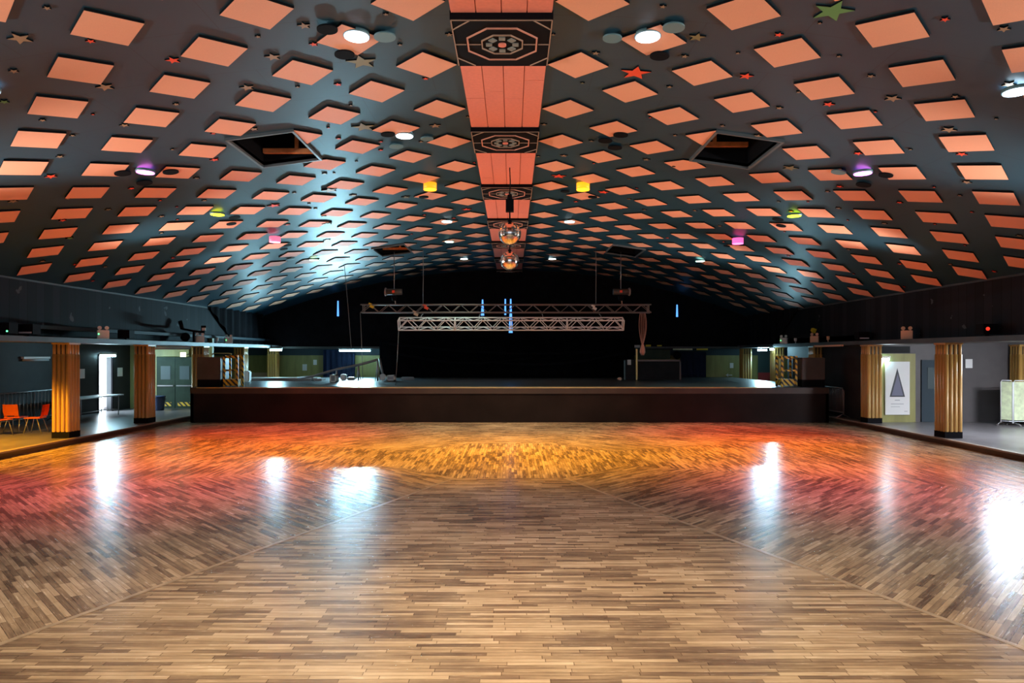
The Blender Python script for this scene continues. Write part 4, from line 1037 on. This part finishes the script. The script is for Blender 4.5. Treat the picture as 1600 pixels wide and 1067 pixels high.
# black T-shaped lighting bar at left
x = AX - 11.7; D = x / ((302 - 799) / F); t = thing('lighting_stand', 'black T-bar lighting stand with lamps on the left ledge', 'stand', (x, D, ZL))
b = BM(); tube(b, [(0, 0, 0), (0, 0, .42)], .05, 8); obj('post', b, 'black', t)
b = BM(); tube(b, [(-.42, 0, .50), (0, 0, .42), (.42, 0, .38)], .04, 8); obj('crossbar', b, 'black', t)
b = BM(); tube(b, [(-.42, 0, .5), (-.52, 0, .8)], .08, 8); obj('spot_lamp', b, 'black', t)
b = BM(); box(b, .30, .48, -.08, .08, .42, .62); obj('spot_lamp', b, 'black', t); b = BM(); box(b, .34, .48, -.1, -.08, .44, .54); obj('lamp_front', b, 'white', t)
b = BM(); bmesh.ops.create_uvsphere(b, u_segments=14, v_segments=10, radius=.17); bmesh.ops.translate(b, verts=b.verts, vec=(-.32, 0, .2)); obj('lamp_dome', b, 'black', t)
# right: yellow arm
x = AX + 11.7; D = x / ((1264 - 799) / F); t = thing('lamp_stand', 'black lamp arm with yellow head on the right ledge', 'stand', (x, D, ZL))
b = BM(); tube(b, [(.25, 0, 0), (.12, 0, .3), (0, 0, .48)], .03, 8); obj('arm', b, 'black', t)
b = BM(); box(b, -.1, .05, -.08, .08, .42, .58, xf=Matrix.Rotation(R(20), 4, 'Y')); obj('lamp_head', b, 'yellow', t)
b = BM(); x = AX + 11.45; box(b, x - .04, x + .04, 23.4, 25.5, 2.66, 2.72); tag(obj('ledge_batten', b, 'cream'), 'pale batten along the right ledge near the stage corner', 'batten')

# ---------------------------------------------------------------- gallery furniture
def chair(label, x, y, rz, first=[None]):
    if first[0]: return dup(first[0], (x, y, ZG), rz, label)
    t = thing('stacking_chair', label, 'chair', (x, y, ZG), rz, 'orange stacking chairs'); first[0] = t
    # seat shell, facing -y
    b = BM(); box(b, -.22, .22, -.22, .20, .43, .455); bmesh.ops.bevel(b, geom=list(b.edges), offset=.012, segments=2, affect='EDGES'); obj('seat', b, 'orange', t)
    b = BM(); prof = [(.19, .44), (.24, .50), (.27, .62), (.30, .82)]; hw = [.20, .20, .21, .20]
    L_ = []
    for (y_, z_), h_ in zip(prof, hw): L_.append([b.verts.new((sx * h_, y_ - .03 * (abs(sx) == 1), z_)) for sx in (-1, -.5, 0, .5, 1)])
    for i in range(3):
        for j in range(4):
            if i == 0 and j in (1, 2): continue
            b.faces.new((L_[i][j], L_[i][j + 1], L_[i + 1][j + 1], L_[i + 1][j]))
    bmesh.ops.solidify(b, geom=list(b.faces), thickness=.014); obj('backrest', b, 'orange', t)
    for sx in (-1, 1):
        for (y0_, y1_) in ((-.12, -.22), (.10, .24)):
            b = BM(); tube(b, [(sx * .16, y0_, .43), (sx * .21, y1_, 0.0)], .012, 6); obj('leg', b, 'steel', t)
    return t
chair('orange chair cut off by the left edge of the photo', P(-2, 0, 18.8).x, 18.8, R(170))
chair('orange chair with its open back to the viewer, middle one', P(24, 0, 19.6).x, 19.6, R(185))
chair('orange chair seen from the side, nearest the column', P(55, 0, 19.4).x, 19.4, R(-80))
def barrier(label, x, y, L, rz, Hh=1.05, nb=18, m='steel', rounded=False):
    t = thing('crowd_barrier', label, 'barrier', (x, y, ZG), rz)
    b = BM(); tube(b, [(-L / 2, 0, .12), (-L / 2, 0, Hh - .1), (-L / 2 + .1, 0, Hh), (L / 2 - .1, 0, Hh), (L / 2, 0, Hh - .1), (L / 2, 0, .12), ], .022, 8); tube(b, [(-L / 2, 0, .2), (L / 2, 0, .2)], .018, 8); obj('rail_frame', b, m, t)
    for i in range(1, nb):
        b = BM(); xx = -L / 2 + L * i / nb; tube(b, [(xx, 0, .2), (xx, 0, Hh)], .009, 6); obj('bar', b, m, t)
    for sx in (-1, 1):
        b = BM(); tube(b, [(sx * (L / 2 - .05), -.25, .01), (sx * (L / 2 - .05), 0, .14), (sx * (L / 2 - .05), .25, .01)], .018, 6); obj('foot', b, m, t)
    return t
barrier('grey barred barrier behind the orange chairs', -15.45, 21.6, 3.0, R(90))
barrier('grey barrier between the right stage corner and the poster column', 11.55, 24.75, 1.7, R(94), m='alud')
# trestle table by the doorway
t = thing('trestle_table', 'long grey folding table against the left wall by the bright doorway', 'table', (-14.9, 24.2, ZG), R(90))
b = BM(); box(b, -1.35, 1.35, -.38, .38, .71, .75); obj('tabletop', b, 'alud', t)
for sx in (-1, 1):
    for sy in (-1, 1):
        b = BM(); tube(b, [(sx * 1.1, sy * .32, 0), (sx * 1.1, sy * .32, .71)], .016, 6); obj('leg', b, 'steel', t)
b = BM(); tube(b, [(-1.1, 0, .2), (1.1, 0, .2)], .012, 6); tube(b, [(-1.1, -.32, .2), (-1.1, .32, .2)], .012, 6); tube(b, [(1.1, -.32, .2), (1.1, .32, .2)], .012, 6); obj('stretcher', b, 'steel', t)
# bin
t = thing('waste_bin', 'dark blue round bin beside the second column', 'bin', (P(247, 0, 27.3).x, 27.3, ZG))
b = BM(); lathe(b, [(.19, 0), (.20, .05), (.24, .5), (.24, .52)], 24); obj('tub', b, 'bluebin', t)
b = BM(); lathe(b, [(.255, .52), (.26, .56), (.20, .58)], 24); obj('rim', b, 'bluebin', t)
b = BM(); tube(b, [(.24, 0, .4), (.30, 0, .44), (.24, 0, .48)], .012, 6); obj('handle', b, 'black', t)
# folding screen
D = 21.6; x0 = P(1562, 0, D).x
t = thing('folding_screen', 'pale green fabric screen on wheeled metal legs at the right edge', 'screen', (x0, D, ZG))
pan = [((0, 0), (.20, -.28)), ((.20, -.28), (.95, -.20)), ((.95, -.20), (1.7, .1))]
for (p0, p1) in pan:
    d = Vector((p1[0] - p0[0], p1[1] - p0[1])); L_ = d.length; ang = math.atan2(d.y, d.x)
    xf = Matrix.Translation((p0[0], p0[1], 0)) @ Matrix.Rotation(ang, 4, 'Z')
    b = BM(); box(b, .03, L_ - .03, -.012, .012, .18, 1.38, xf=xf); fp = obj('fabric_panel', b, 'screen', t)
    b = BM(); tube(b, [xf @ Vector(v) for v in ((.015, 0, .08), (.015, 0, 1.36), (.05, 0, 1.42), (L_ - .05, 0, 1.42), (L_ - .015, 0, 1.36), (L_ - .015, 0, .08))], .014, 6)
    tube(b, [xf @ Vector((.015, 0, .14)), xf @ Vector((L_ - .015, 0, .14))], .012, 6); obj('metal_frame', b, 'alu', t)
    b = BM(); tube(b, [xf @ Vector((.02, -.25, .06)), xf @ Vector((.02, 0, .1)), xf @ Vector((.02, .25, .06))], .012, 6)
    for sy in (-.25, .25): lathe(b, [(.03, -.012), (.03, .012)], 12, xf=xf @ Matrix.Translation((.02, sy, .032)) @ Matrix.Rotation(R(90), 4, 'X'))
    obj('caster_foot', b, 'steel', t)
